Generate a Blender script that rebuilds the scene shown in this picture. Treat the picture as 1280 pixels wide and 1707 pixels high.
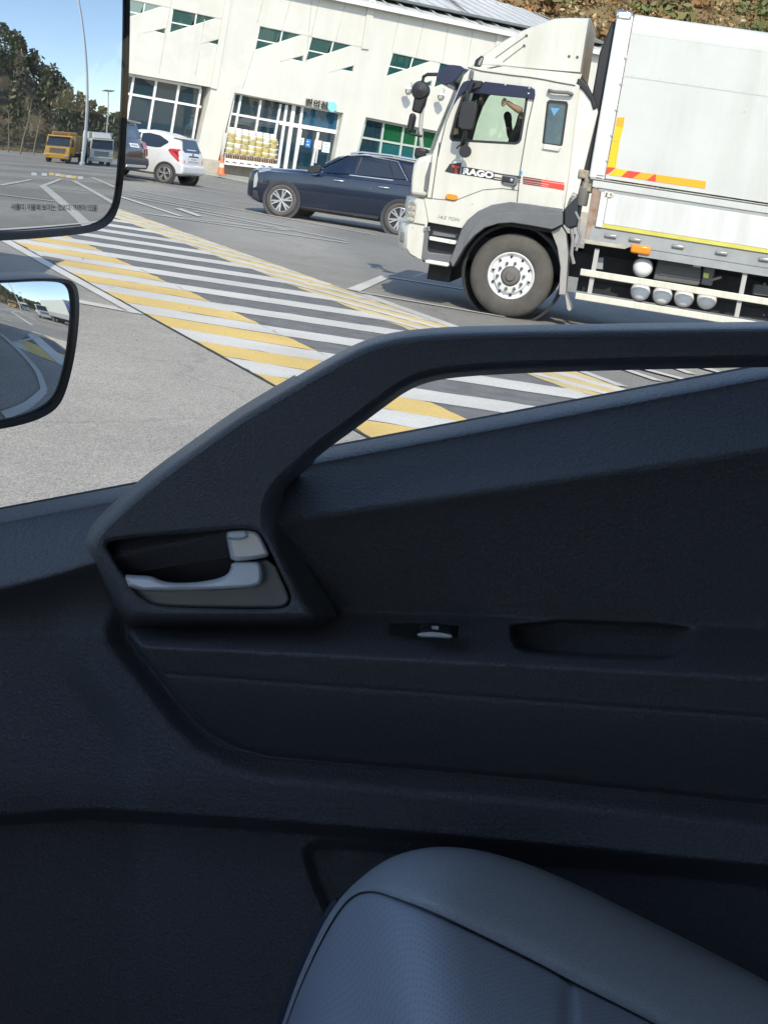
import bpy, bmesh, math, random
import numpy as np
from mathutils import Vector, Matrix, noise
from mathutils.geometry import tessellate_polygon
R_ = math.radians
random.seed(7); rng = np.random.default_rng(7)
for o in list(bpy.data.objects): bpy.data.objects.remove(o, do_unlink=True)
SC = bpy.context.scene; COL = SC.collection

# ------------------------------------------------------------------ camera
FPX, ROLL, PITCH, EYE = 2500.0, R_(8.65), R_(13.28), 1.8
IW, IH = 1280.0, 1707.0
_F = np.array([0, math.cos(PITCH), -math.sin(PITCH)])
_u = np.array([0, math.sin(PITCH), math.cos(PITCH)])
_r = np.array([1.0, 0, 0])
CR = math.cos(ROLL)*_r + math.sin(ROLL)*_u
CU = -math.sin(ROLL)*_r + math.cos(ROLL)*_u
CP = np.array([0, 0, EYE])
cam = bpy.data.cameras.new('camera'); cam_o = bpy.data.objects.new('camera', cam); COL.objects.link(cam_o)
m = Matrix(((CR[0], CU[0], -_F[0], CP[0]), (CR[1], CU[1], -_F[1], CP[1]), (CR[2], CU[2], -_F[2], CP[2]), (0, 0, 0, 1)))
cam_o.matrix_world = m
cam.sensor_fit = 'HORIZONTAL'; cam.sensor_width = 36; cam.lens = 36*FPX/IW
cam.clip_start = 0.01; cam.clip_end = 3000
SC.camera = cam_o

# ------------------------------------------------------------------ sky, sun, exposure
SUN_EL, SUN_AZ = 41.0, 180 - 7.0       # azimuth of the sun measured from +Y clockwise (towards +X)
w = bpy.data.worlds.new('World'); SC.world = w; w.use_nodes = True
nt = w.node_tree; nt.nodes.clear()
sky = nt.nodes.new('ShaderNodeTexSky'); sky.sky_type = 'NISHITA'; sky.sun_disc = False
sky.sun_elevation = R_(SUN_EL); sky.sun_rotation = R_(SUN_AZ); sky.air_density = 1.0; sky.dust_density = 0.6; sky.ozone_density = 1.4
bg = nt.nodes.new('ShaderNodeBackground'); bg.inputs['Strength'].default_value = 0.15
wo = nt.nodes.new('ShaderNodeOutputWorld')
nt.links.new(sky.outputs[0], bg.inputs[0]); nt.links.new(bg.outputs[0], wo.inputs[0])
sl = bpy.data.lights.new('sun', 'SUN'); sl.energy = 2.4; sl.angle = R_(0.53); sl.color = (1, .92, .785)
so = bpy.data.objects.new('sun', sl); COL.objects.link(so)
az = R_(SUN_AZ); el = R_(SUN_EL)
sdir = Vector((math.sin(az)*math.cos(el), math.cos(az)*math.cos(el), math.sin(el)))
so.rotation_euler = sdir.to_track_quat('Z', 'Y').to_euler(); so.location = sdir*60
SC.view_settings.view_transform = 'Standard'; SC.view_settings.look = 'None'
SC.view_settings.exposure = 0.90; SC.view_settings.gamma = 1.0; SC.view_settings.use_curve_mapping = False
SC.cycles.use_denoising = True
try: SC.cycles.denoiser = 'OPENIMAGEDENOISE'
except Exception: pass
SC.cycles.max_bounces = 8; SC.cycles.diffuse_bounces = 4; SC.cycles.glossy_bounces = 5; SC.cycles.transparent_max_bounces = 12
SC.cycles.caustics_reflective = False; SC.cycles.caustics_refractive = False
SC.cycles.sample_clamp_indirect = 6

# ------------------------------------------------------------------ pixels to places
def ray(x, y): return _F + (x-640)/FPX*CR + (853.5-y)/FPX*CU
def G(x, y, z=0.0):
    d = ray(x, y); return CP + (z-EYE)/d[2]*d
class Fr:
    """a standing frame: origin on the ground, local x along yaw, local y away from the viewer, z up"""
    def __init__(s, o, yaw):
        s.o = np.array(o, float); s.yaw = R_(yaw)
        s.ex = np.array([math.cos(s.yaw), math.sin(s.yaw), 0]); s.ey = np.array([-math.sin(s.yaw), math.cos(s.yaw), 0])
    def L(s, x, y, t=0.0):
        d = ray(x, y); k = ((s.o - CP) @ s.ey + t)/(d @ s.ey); q = CP + k*d - s.o
        return (q @ s.ex, t, q[2])
    def XZ(s, pts, t=0.0): return [(s.L(x, y, t)[0], s.L(x, y, t)[2]) for x, y in pts]
    def W(s, x, y, z): return s.o + x*s.ex + y*s.ey + np.array([0, 0, z])
def zoom(ox, oy, sc): return lambda pts: [(ox + x/sc, oy + y/sc) for x, y in pts]

# ------------------------------------------------------------------ materials
MATS = {}
def pm(name, col, rough=.5, metal=0.0, var=0.0, vscale=6.0, bump=0.0, bscale=60.0, spec=.5, coat=0.0, col2=None, emit=0.0, sheen=0.0, bdist=.01, vdet=6, streak=0.0, sscale=2.0):
    if name in MATS: return MATS[name]
    M = bpy.data.materials.new(name); M.use_nodes = True; N = M.node_tree.nodes; K = M.node_tree.links
    b = N['Principled BSDF']; b.inputs['Base Color'].default_value = (*col, 1); b.inputs['Roughness'].default_value = rough
    b.inputs['Metallic'].default_value = metal; b.inputs['Specular IOR Level'].default_value = spec
    b.inputs['Coat Weight'].default_value = coat; b.inputs['Coat Roughness'].default_value = .05
    if emit: b.inputs['Emission Color'].default_value = (*col, 1); b.inputs['Emission Strength'].default_value = emit
    tc = N.new('ShaderNodeTexCoord')
    if var or col2:
        n = N.new('ShaderNodeTexNoise'); n.inputs['Scale'].default_value = vscale; n.inputs['Detail'].default_value = vdet; n.inputs['Roughness'].default_value = .65
        K.new(tc.outputs['Object'], n.inputs['Vector'])
        r = N.new('ShaderNodeValToRGB'); r.color_ramp.elements[0].position = .32; r.color_ramp.elements[1].position = .68
        c2 = col2 if col2 else tuple(min(1, c*(1+var)) for c in col)
        c1 = col if col2 else tuple(c*(1-var) for c in col)
        r.color_ramp.elements[0].color = (*c1, 1); r.color_ramp.elements[1].color = (*c2, 1)
        K.new(n.outputs[0], r.inputs[0]); K.new(r.outputs[0], b.inputs['Base Color'])
    if streak:
        mp = N.new('ShaderNodeMapping'); mp.inputs['Scale'].default_value = (sscale, sscale, sscale*.09); K.new(tc.outputs['Object'], mp.inputs[0])
        ns = N.new('ShaderNodeTexNoise'); ns.inputs['Scale'].default_value = 1; ns.inputs['Detail'].default_value = 7; ns.inputs['Roughness'].default_value = .7; K.new(mp.outputs[0], ns.inputs['Vector'])
        rs = N.new('ShaderNodeValToRGB'); rs.color_ramp.elements[0].position = .35; rs.color_ramp.elements[1].position = .55
        rs.color_ramp.elements[0].color = (1-streak, 1-streak*1.08, 1-streak*1.25, 1); rs.color_ramp.elements[1].color = (1, 1, 1, 1); K.new(ns.outputs[0], rs.inputs[0])
        mx = N.new('ShaderNodeMix'); mx.data_type = 'RGBA'; mx.blend_type = 'MULTIPLY'; mx.inputs[0].default_value = 1
        if b.inputs['Base Color'].links: K.new(b.inputs['Base Color'].links[0].from_socket, mx.inputs[6])
        else: mx.inputs[6].default_value = (*col, 1)
        K.new(rs.outputs[0], mx.inputs[7]); K.new(mx.outputs[2], b.inputs['Base Color'])
    if bump:
        n2 = N.new('ShaderNodeTexNoise'); n2.inputs['Scale'].default_value = bscale; n2.inputs['Detail'].default_value = 4
        K.new(tc.outputs['Object'], n2.inputs['Vector'])
        bp = N.new('ShaderNodeBump'); bp.inputs['Strength'].default_value = bump; bp.inputs['Distance'].default_value = bdist
        K.new(n2.outputs[0], bp.inputs['Height']); K.new(bp.outputs[0], b.inputs['Normal'])
    MATS[name] = M; return M
def thin_glass(name, tint, refl=.08, dust=0.0, lit_tint=None):
    M = bpy.data.materials.new(name); M.use_nodes = True; N = M.node_tree.nodes; K = M.node_tree.links; N.clear()
    out = N.new('ShaderNodeOutputMaterial'); t = N.new('ShaderNodeBsdfTransparent'); t.inputs[0].default_value = (*tint, 1)
    g = N.new('ShaderNodeBsdfGlossy'); g.inputs['Roughness'].default_value = 0.01
    fr = N.new('ShaderNodeFresnel'); fr.inputs['IOR'].default_value = 1.45
    mu = N.new('ShaderNodeMath'); mu.operation = 'MULTIPLY'; mu.inputs[1].default_value = refl/.034
    mx = N.new('ShaderNodeMixShader'); K.new(fr.outputs[0], mu.inputs[0]); K.new(mu.outputs[0], mx.inputs[0]); K.new(t.outputs[0], mx.inputs[1]); K.new(g.outputs[0], mx.inputs[2])
    last = mx
    if lit_tint:
        fd = N.new('ShaderNodeBsdfDiffuse'); fd.inputs[0].default_value = (*lit_tint[0], 1)  # painted diffuse colour stands in for reflections and room light in the panes
        m5 = N.new('ShaderNodeMixShader'); m5.inputs[0].default_value = lit_tint[1]; K.new(t.outputs[0], m5.inputs[1]); K.new(fd.outputs[0], m5.inputs[2]); K.new(m5.outputs[0], mx.inputs[1])
    if dust:
        tc = N.new('ShaderNodeTexCoord'); v = N.new('ShaderNodeTexVoronoi'); v.inputs['Scale'].default_value = 55
        K.new(tc.outputs['Object'], v.inputs['Vector'])
        lt = N.new('ShaderNodeMath'); lt.operation = 'LESS_THAN'; lt.inputs[1].default_value = .055; K.new(v.outputs['Distance'], lt.inputs[0])
        ns = N.new('ShaderNodeTexNoise'); ns.inputs['Scale'].default_value = 9; K.new(tc.outputs['Object'], ns.inputs['Vector'])
        gt = N.new('ShaderNodeMath'); gt.operation = 'GREATER_THAN'; gt.inputs[1].default_value = .57; K.new(ns.outputs[0], gt.inputs[0])
        m3 = N.new('ShaderNodeMath'); m3.operation = 'MULTIPLY'; K.new(lt.outputs[0], m3.inputs[0]); K.new(gt.outputs[0], m3.inputs[1])
        m4 = N.new('ShaderNodeMath'); m4.operation = 'MULTIPLY'; m4.inputs[1].default_value = dust; K.new(m3.outputs[0], m4.inputs[0])
        df = N.new('ShaderNodeBsdfTranslucent'); df.inputs[0].default_value = (.75, .75, .72, 1)
        m2 = N.new('ShaderNodeMixShader'); K.new(m4.outputs[0], m2.inputs[0]); K.new(mx.outputs[0], m2.inputs[1]); K.new(df.outputs[0], m2.inputs[2]); last = m2
    K.new(last.outputs[0], out.inputs[0]); MATS[name] = M; return M

# ------------------------------------------------------------------ meshes
def link(o, parent=None):
    COL.objects.link(o)
    if parent is not None: o.parent = parent
    return o
def tag(o, label=None, cat=None, group=None, kind=None):
    if label: o['label'] = label
    if cat: o['category'] = cat
    if group: o['group'] = group
    if kind: o['kind'] = kind
    return o
def empty(name, loc=(0, 0, 0), yaw=0.0, label=None, cat=None, group=None, kind=None, parent=None):
    o = bpy.data.objects.new(name, None); o.empty_display_size = .2
    o.location = tuple(float(v) for v in loc); o.rotation_euler = (0, 0, yaw)
    link(o, parent); return tag(o, label, cat, group, kind)
def smooth2(pts, n=2, closed=True):
    for _ in range(n):
        q = []
        k = len(pts)
        for i in range(k if closed else k-1):
            a, b = pts[i], pts[(i+1) % k]
            q.append(tuple(.75*u+.25*v for u, v in zip(a, b))); q.append(tuple(.25*u+.75*v for u, v in zip(a, b)))
        if not closed: q = [pts[0]] + q + [pts[-1]]
        pts = q
    return pts
def resample(pts, n):
    p = np.array(list(pts) + [pts[0]], float); d = np.r_[0, np.cumsum(np.linalg.norm(np.diff(p, axis=0), axis=1))]
    t = np.linspace(0, d[-1], n, endpoint=False)
    return [tuple(np.interp(v, d, p[:, k]) for k in range(p.shape[1])) for v in t]
def offset(pts, d):
    """move each point of a closed 2D outline outwards by d (number or list)"""
    n = len(pts); area = sum(pts[i][0]*pts[(i+1) % n][1]-pts[(i+1) % n][0]*pts[i][1] for i in range(n))
    sg = 1 if area > 0 else -1; out = []
    for i in range(n):
        a, b, c = pts[i-1], pts[i], pts[(i+1) % n]
        t1 = np.array([b[0]-a[0], b[1]-a[1]]); t2 = np.array([c[0]-b[0], c[1]-b[1]])
        t1 /= np.linalg.norm(t1)+1e-12; t2 /= np.linalg.norm(t2)+1e-12; t = t1+t2; L = np.linalg.norm(t)
        t = t/L if L > 1e-6 else t1
        dd = d[i] if hasattr(d, '__len__') else d
        k = min(1.6, 1/max(.4, L/2))
        out.append((b[0]+sg*t[1]*dd*k, b[1]-sg*t[0]*dd*k))
    return out
class MB:
    def __init__(s): s.v = []; s.f = []; s.m = []
    def add(s, vs, fs, mi=0):
        b = len(s.v); s.v += [tuple(float(c) for c in v) for v in vs]; s.f += [tuple(b+i for i in f) for f in fs]; s.m += [mi]*len(fs); return s
    def box(s, a, b, mi=0):
        x0, y0, z0 = a; x1, y1, z1 = b
        return s.add([(x0, y0, z0), (x1, y0, z0), (x1, y1, z0), (x0, y1, z0), (x0, y0, z1), (x1, y0, z1), (x1, y1, z1), (x0, y1, z1)],
                     [(0, 3, 2, 1), (4, 5, 6, 7), (0, 1, 5, 4), (1, 2, 6, 5), (2, 3, 7, 6), (3, 0, 4, 7)], mi)
    def prism(s, poly, y0, y1, holes=(), mi=0, cap0=True, cap1=True, to=None):
        """poly in (x,z), extruded from y0 to y1 (or mapped by to(x,z,y))"""
        to = to or (lambda x, z, y: (x, y, z))
        rings = [list(poly)] + [list(h) for h in holes]
        flat = [p for r in rings for p in r]; n = len(flat)
        vs = [to(x, z, y0) for x, z in flat] + [to(x, z, y1) for x, z in flat]
        fs = []
        tri = tessellate_polygon([[Vector((x, z, 0)) for x, z in r] for r in rings])
        if cap0: fs += [tuple(t) for t in tri]
        if cap1: fs += [tuple(n+i for i in reversed(t)) for t in tri]
        k = 0
        for r in rings:
            q = len(r)
            for i in range(q): j = (i+1) % q; fs.append((k+i, k+j, n+k+j, n+k+i))
            k += q
        return s.add(vs, fs, mi)
    def rings(s, rs, closed=True, cap=False, mi=0):
        """skin a list of equal-length rings"""
        n = len(rs[0]); vs = [p for r in rs for p in r]; fs = []
        for i in range(len(rs)-1):
            for j in range(n if closed else n-1):
                k = (j+1) % n; fs.append((i*n+j, i*n+k, (i+1)*n+k, (i+1)*n+j))
        if cap: fs.append(tuple(range(n-1, -1, -1))); fs.append(tuple((len(rs)-1)*n+i for i in range(n)))
        return s.add(vs, fs, mi)
    def tube(s, path, r, n=8, mi=0):
        P = [np.array(p, float) for p in path]; rs = []
        up = np.array([0.31, 0.17, .93]);
        for i, p in enumerate(P):
            t = P[min(i+1, len(P)-1)]-P[max(i-1, 0)]; t /= np.linalg.norm(t)
            a = np.cross(t, up); a /= np.linalg.norm(a); b = np.cross(t, a)
            rr = r[i] if hasattr(r, '__len__') else r
            rs.append([tuple(p + rr*(math.cos(2*math.pi*k/n)*a + math.sin(2*math.pi*k/n)*b)) for k in range(n)])
        return s.rings(rs, cap=True, mi=mi)
    def lathe(s, prof, c=(0, 0, 0), n=32, mi=0, axis='y'):
        """prof: list of (radius, along-axis)"""
        rs = []
        for r, y in prof:
            ring = []
            for k in range(n):
                a = 2*math.pi*k/n; u, v = r*math.cos(a), r*math.sin(a)
                p = {'y': (u, y, v), 'x': (y, u, v), 'z': (u, v, y)}[axis]
                ring.append((c[0]+p[0], c[1]+p[1], c[2]+p[2]))
            rs.append(ring)
        return s.rings(rs, mi=mi)
    def bar(s, a, b, w, h, mi=0):
        """box beam between two points: width w (local y), height h"""
        a = np.array(a, float); b = np.array(b, float); t = b-a; t /= np.linalg.norm(t)
        y = np.array([0, 1, 0.]); 
        if abs(t @ y) > .95: y = np.array([1., 0, 0])
        u = np.cross(t, y); u /= np.linalg.norm(u); y = np.cross(u, t)
        vs = []
        for p in (a, b):
            for i, j in ((-1, -1), (1, -1), (1, 1), (-1, 1)): vs.append(p + i*w/2*y + j*h/2*u)
        return s.add(vs, [(0, 1, 2, 3), (7, 6, 5, 4), (0, 4, 5, 1), (1, 5, 6, 2), (2, 6, 7, 3), (3, 7, 4, 0)], mi)
    def build(s, name, mat, parent=None, smooth=None, bevel=0.0, seg=2, fix=True):
        me = bpy.data.meshes.new(name); me.from_pydata(s.v, [], s.f)
        for mm in (mat if isinstance(mat, (list, tuple)) else [mat]): me.materials.append(mm)
        if any(s.m): me.polygons.foreach_set('material_index', s.m)
        if fix:
            b = bmesh.new(); b.from_mesh(me); bmesh.ops.recalc_face_normals(b, faces=b.faces); b.to_mesh(me); b.free()
        if smooth is not None:
            me.polygons.foreach_set('use_smooth', [True]*len(me.polygons)); me.set_sharp_from_angle(angle=R_(smooth))
        me.update()
        o = bpy.data.objects.new(name, me); link(o, parent)
        if bevel:
            bv = o.modifiers.new('bevel', 'BEVEL'); bv.width = bevel; bv.segments = seg; bv.limit_method = 'ANGLE'; bv.angle_limit = R_(38)
            bv.harden_normals = False
            if smooth is None: me.polygons.foreach_set('use_smooth', [True]*len(me.polygons)); me.set_sharp_from_angle(angle=R_(40))
        return o
def part(name, mat, parent, fn, **k):
    mb = MB(); fn(mb); return mb.build(name, mat, parent, **k)
def copy_tree(o, parent=None):
    c = o.copy(); COL.objects.link(c); c.parent = parent
    for ch in list(o.children): copy_tree(ch, c)
    return c
def textmesh(body, size, shear=0.0, bold=0.0, sx=1.0):
    cu = bpy.data.curves.new('lettering', 'FONT'); cu.body = body; cu.size = size; cu.shear = shear; cu.offset = bold; cu.align_x = 'LEFT'
    ob = bpy.data.objects.new('lettering', cu); me = bpy.data.meshes.new_from_object(ob)
    vs = [(v.co.x*sx, v.co.y) for v in me.vertices]; fs = [tuple(p.vertices) for p in me.polygons]
    bpy.data.objects.remove(ob); bpy.data.curves.remove(cu); bpy.data.meshes.remove(me)
    return vs, fs
# ------------------------------------------------------------------ the ground and its paint
def asphalt_mat(name, base):
    M = bpy.data.materials.new(name); M.use_nodes = True; N = M.node_tree.nodes; K = M.node_tree.links; b = N['Principled BSDF']
    b.inputs['Roughness'].default_value = .9; b.inputs['Specular IOR Level'].default_value = .25
    tc = N.new('ShaderNodeTexCoord')
    def noi(sc, det=3, rough=.6):
        n = N.new('ShaderNodeTexNoise'); n.inputs['Scale'].default_value = sc; n.inputs['Detail'].default_value = det; n.inputs['Roughness'].default_value = rough
        K.new(tc.outputs['Object'], n.inputs['Vector']); return n
    def ramp(src, p0, c0, p1, c1):
        r = N.new('ShaderNodeValToRGB'); r.color_ramp.elements[0].position = p0; r.color_ramp.elements[1].position = p1
        r.color_ramp.elements[0].color = (*c0, 1); r.color_ramp.elements[1].color = (*c1, 1); K.new(src, r.inputs[0]); return r
    def mix(mode, f, a, c):
        x = N.new('ShaderNodeMix'); x.data_type = 'RGBA'; x.blend_type = mode; x.inputs[0].default_value = f
        K.new(a, x.inputs[6]); K.new(c, x.inputs[7]); return x
    big = ramp(noi(.13, 5).outputs[0], .35, tuple(v*.82 for v in base), .7, tuple(v*1.12 for v in base))
    med = ramp(noi(2.2, 6, .7).outputs[0], .3, (.90, .90, .90), .7, (1.07, 1.06, 1.05))
    v = N.new('ShaderNodeTexVoronoi'); v.inputs['Scale'].default_value = 130; K.new(tc.outputs['Object'], v.inputs['Vector'])
    grit = ramp(v.outputs['Color'], .1, (.62, .62, .62), .95, (1.42, 1.41, 1.37))
    fine = ramp(noi(260, 2).outputs[0], .3, (.6, .6, .6), .7, (1.4, 1.4, 1.4))
    # patched, darker and lighter runs across the lot
    w = N.new('ShaderNodeTexWave'); w.inputs['Scale'].default_value = .045; w.inputs['Distortion'].default_value = 9; w.inputs['Detail'].default_value = 3; w.inputs['Detail Scale'].default_value = .6
    K.new(tc.outputs['Object'], w.inputs['Vector']); wr = ramp(w.outputs[0], .3, (.86, .86, .87), .75, (1.08, 1.07, 1.05))
    x = mix('MULTIPLY', 1, big.outputs[0], med.outputs[0]); x = mix('MULTIPLY', 1, x.outputs[2], grit.outputs[0]); x = mix('MULTIPLY', .8, x.outputs[2], fine.outputs[0]); x = mix('MULTIPLY', 1, x.outputs[2], wr.outputs[0])
    # hairline cracks and dark oil spots
    dn = N.new('ShaderNodeTexNoise'); dn.inputs['Scale'].default_value = 1.4; dn.inputs['Detail'].default_value = 5; K.new(tc.outputs['Object'], dn.inputs['Vector'])
    vm = N.new('ShaderNodeVectorMath'); vm.operation = 'MULTIPLY_ADD'; K.new(dn.outputs['Color'], vm.inputs[0]); vm.inputs[1].default_value = (.9, .9, .9); K.new(tc.outputs['Object'], vm.inputs[2])
    cv = N.new('ShaderNodeTexVoronoi'); cv.feature = 'DISTANCE_TO_EDGE'; cv.inputs['Scale'].default_value = .30; K.new(vm.outputs[0], cv.inputs['Vector'])
    cr = ramp(cv.outputs['Distance'], .0025, (.55, .55, .55), .006, (1, 1, 1)); x = mix('MULTIPLY', .4, x.outputs[2], cr.outputs[0])
    oil = ramp(noi(.75, 7, .7).outputs[0], .62, (1, 1, 1), .74, (.66, .66, .67)); x = mix('MULTIPLY', 1, x.outputs[2], oil.outputs[0])
    K.new(x.outputs[2], b.inputs['Base Color'])
    bp = N.new('ShaderNodeBump'); bp.inputs['Strength'].default_value = .55; bp.inputs['Distance'].default_value = .006
    K.new(v.outputs['Distance'], bp.inputs['Height']); K.new(bp.outputs[0], b.inputs['Normal'])
    return M
def paint_mat(name, col, wear=.5, under=(.15, .145, .135)):
    M = bpy.data.materials.new(name); M.use_nodes = True; N = M.node_tree.nodes; K = M.node_tree.links; b = N['Principled BSDF']
    b.inputs['Roughness'].default_value = .75; b.inputs['Specular IOR Level'].default_value = .3
    tc = N.new('ShaderNodeTexCoord')
    a = N.new('ShaderNodeTexNoise'); a.inputs['Scale'].default_value = 2.6; a.inputs['Detail'].default_value = 12; a.inputs['Roughness'].default_value = .78
    K.new(tc.outputs['Object'], a.inputs['Vector'])
    r = N.new('ShaderNodeValToRGB'); r.color_ramp.elements[0].position = .565+.10*(1-wear); r.color_ramp.elements[1].position = .70+.08*(1-wear)
    K.new(a.outputs[0], r.inputs[0])
    c = N.new('ShaderNodeTexNoise'); c.inputs['Scale'].default_value = .9; c.inputs['Detail'].default_value = 6; K.new(tc.outputs['Object'], c.inputs['Vector'])
    rc = N.new('ShaderNodeValToRGB'); rc.color_ramp.elements[0].position = .3; rc.color_ramp.elements[1].position = .7
    rc.color_ramp.elements[0].color = (*[v*.84 for v in col], 1); rc.color_ramp.elements[1].color = (*[min(1, v*1.06) for v in col], 1); K.new(c.outputs[0], rc.inputs[0])
    x = N.new('ShaderNodeMix'); x.data_type = 'RGBA'; K.new(r.outputs[0], x.inputs[0]); K.new(rc.outputs[0], x.inputs[6]); x.inputs[7].default_value = (*under, 1)
    v = N.new('ShaderNodeTexVoronoi'); v.inputs['Scale'].default_value = 85; K.new(tc.outputs['Object'], v.inputs['Vector'])
    gr = N.new('ShaderNodeValToRGB'); gr.color_ramp.elements[0].color = (.82, .82, .82, 1); gr.color_ramp.elements[1].color = (1.08, 1.08, 1.08, 1); K.new(v.outputs['Color'], gr.inputs[0])
    y = N.new('ShaderNodeMix'); y.data_type = 'RGBA'; y.blend_type = 'MULTIPLY'; y.inputs[0].default_value = 1; K.new(x.outputs[2], y.inputs[6]); K.new(gr.outputs[0], y.inputs[7])
    K.new(y.outputs[2], b.inputs['Base Color']); MATS[name] = M; return M
ASPH = asphalt_mat('asphalt', (.275, .264, .238)); ASPL = asphalt_mat('pale_asphalt', (.335, .318, .285))
WPAINT = paint_mat('white_road_paint', (.60, .575, .515)); YPAINT = paint_mat('yellow_road_paint', (.68, .48, .16)); LPAINT = paint_mat('worn_line_paint', (.52, .50, .45), .8)
YPALE = paint_mat('faded_yellow_paint', (.62, .48, .22), .6); BPAINT = paint_mat('pale_blue_paint', (.36, .47, .46), .6)
DASPH = pm('dark_asphalt', (.15, .148, .143), .9, var=.22, vscale=5, bump=.5, bscale=160, spec=.25, bdist=.004)
g = MB(); gx = [-900, -60, -15, 15, 60, 900]; gy = [-900, -40, 0, 40, 110, 900]
g.add([(x, y, 0) for y in gy for x in gx], [(j*6+i, j*6+i+1, (j+1)*6+i+1, (j+1)*6+i) for j in range(5) for i in range(5)])
tag(g.build('ground', ASPH), 'wide grey asphalt of the parking lot', kind='structure')

# (below) 
# raised crossing: corridor coordinates a (along) and b (across)
XO = np.array([-5.258, 19.527]); XD = np.array([.457, -.8895]); XN = np.array([.8895, .457])
def AB(a, b): q = XO + a*XD + b*XN; return (q[0], q[1])
sheet0 = [AB(-24, -.02), AB(22, -.02), AB(22, -9), AB(-24, -9)]
xing = empty('crossing', (0, 0, 0), 0, 'skewed zebra crossing with yellow and white edge bands on dark asphalt', kind='structure')
A0, A1 = -15.0, 19.2
def sheet(name, pts, z, mat, parent=None, kind=None):
    mb = MB(); n = len(pts)
    tri = tessellate_polygon([[Vector((p[0], p[1], 0)) for p in pts]])
    mb.add([(p[0], p[1], z) for p in pts], [tuple(t) for t in tri]); o = mb.build(name, mat, parent, fix=False)
    # face up
    me = o.data
    if me.polygons[0].normal.z < 0: me.flip_normals()
    if kind: tag(o, kind=kind)
    return o
tag(sheet('lane', sheet0, .0035, ASPL), 'paler worn asphalt lane beside the crossing', kind='structure')
sheet('crossing_surface', [AB(A0, 0), AB(A1, 0), AB(A1, 4.03), AB(A0, 4.03)], .004, DASPH, xing)
def KA(b):   # how far a stripe has run along by the time it is b across
    return .64*b if b < 1.17 else (.749+.45*(b-1.17) if b < 3.2 else 1.66+3.6*(b-3.2))
def slant(a, w, b0, b1, w1=None):
    """piece of a slanted stripe between b0 and b1, clipped to the corridor's ends"""
    w1 = w if w1 is None else w1
    P = [(a+KA(b0), b0), (a+w+KA(b0), b0), (a+w1+KA(b1), b1), (a+KA(b1), b1)]
    def clip(P, f):
        Q = []
        for i in range(len(P)):
            p, q = P[i], P[(i+1) % len(P)]; fp, fq = f(p), f(q)
            if fp >= 0: Q.append(p)
            if (fp >= 0) != (fq >= 0): t = fp/(fp-fq); Q.append((p[0]+t*(q[0]-p[0]), p[1]+t*(q[1]-p[1])))
        return Q
    P = clip(P, lambda p: p[0]-A0)
    if P: P = clip(P, lambda p: A1-p[0])
    return [AB(*p) for p in P]
def ragged(P, step=.14, amp=.010):
    Q = []
    for i in range(len(P)):
        a, b_ = np.array(P[i]), np.array(P[(i+1) % len(P)]); n_ = max(1, int(np.linalg.norm(b_-a)/step)); t_ = (b_-a)/(np.linalg.norm(b_-a)+1e-9)
        for q in range(n_): Q.append(tuple(a+(b_-a)*q/n_ + np.array([-t_[1], t_[0]])*random.gauss(0, amp)*(q > 0)))
    return Q
for k in range(-16, 14):
    ay = 1.45 + 1.49*k; aw = ay + .78
    j = lambda s=.015: random.uniform(-s, s)
    for nm, P, z, mt in [('white_stripe', slant(aw+j(), .71, .01, 1.165, .68), .008, WPAINT), ('white_stripe', slant(aw+.03, .64+j(), 1.166, 3.22), .0081, WPAINT), ('yellow_stripe', slant(ay+j(), .77, .02, 1.17+j(.03)), .0084, YPAINT),
                         ('yellow_stripe', slant(ay+j(), .80, 3.2+j(.03), 4.02), .0084, YPALE), ('white_stripe', slant(aw+j(), .66, 3.2+j(.03), 4.02), .0086, WPAINT)]:
        if len(P) > 2: sheet(nm, ragged(P), z, mt, xing)
# the tar joint along the near edge and the worn corner
sheet('tar_joint', [AB(A0, -.012), AB(A1, -.012), AB(A1, .012), AB(A0, .012)], .0095, pm('tar', (.06, .058, .055), .8), xing)
sheet('worn_patch', [tuple(G(*p)[:2]) for p in smooth2([(61, 425), (114, 434), (92, 440), (76, 436)], 1)], .0092, pm('worn_brown', (.16, .13, .105), .9, var=.2, vscale=12), xing)

def line(name, pts, wd, mat=LPAINT):
    """straight painted line between two photo pixels on the ground, wd metres wide"""
    a, b = G(*pts[0])[:2], G(*pts[1])[:2]; t = (b-a)/np.linalg.norm(b-a); n = np.array([-t[1], t[0]])*wd/2
    line.z += .0003
    return tag(sheet(name, [a-n, b-n, b+n, a+n], line.z, mat), 'white painted line on the asphalt', kind='structure')
line.z = .0105
def poly(name, px, mat=WPAINT):
    line.z += .0003
    return tag(sheet(name, [tuple(G(*p)[:2]) for p in px], line.z, mat), 'white painted marking on the asphalt', kind='structure')
ZA, ZB, ZD, ZE = zoom(0, 330, 4), zoom(180, 280, 4.267), zoom(420, 440, 3.368), zoom(540, 590, 1.7297)
poly('road_marking', ZA([(-260, 130), (-160, 130), (92, 298), (958, 781), (866, 769), (-70, 245)]), WPAINT)
poly('road_marking', ZA([(380, 660), (525, 683), (790, 735), (770, 735), (866, 769), (780, 752), (525, 706), (380, 684)]), WPAINT)
poly('road_marking', ZD([(530, 143), (722, 68), (778, 76), (604, 158)]), WPAINT)
for a, b in [((775, 76), (1240, 152)), ((600, 160), (1420, 300)), ((620, 172), (1195, 378)), ((-150, -250), (200, -190))]:
    P = ZD([a, b]); line('parking_line', P, .13 if a != (620, 172) else .2)
for a, b in [((660, 22), (860, 96)), ((800, 24), (965, 80)), ((955, 22), (1060, 60)), ((1020, 22), (1130, 50))]: line('parking_line', ZE([a, b]), .13)
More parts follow.
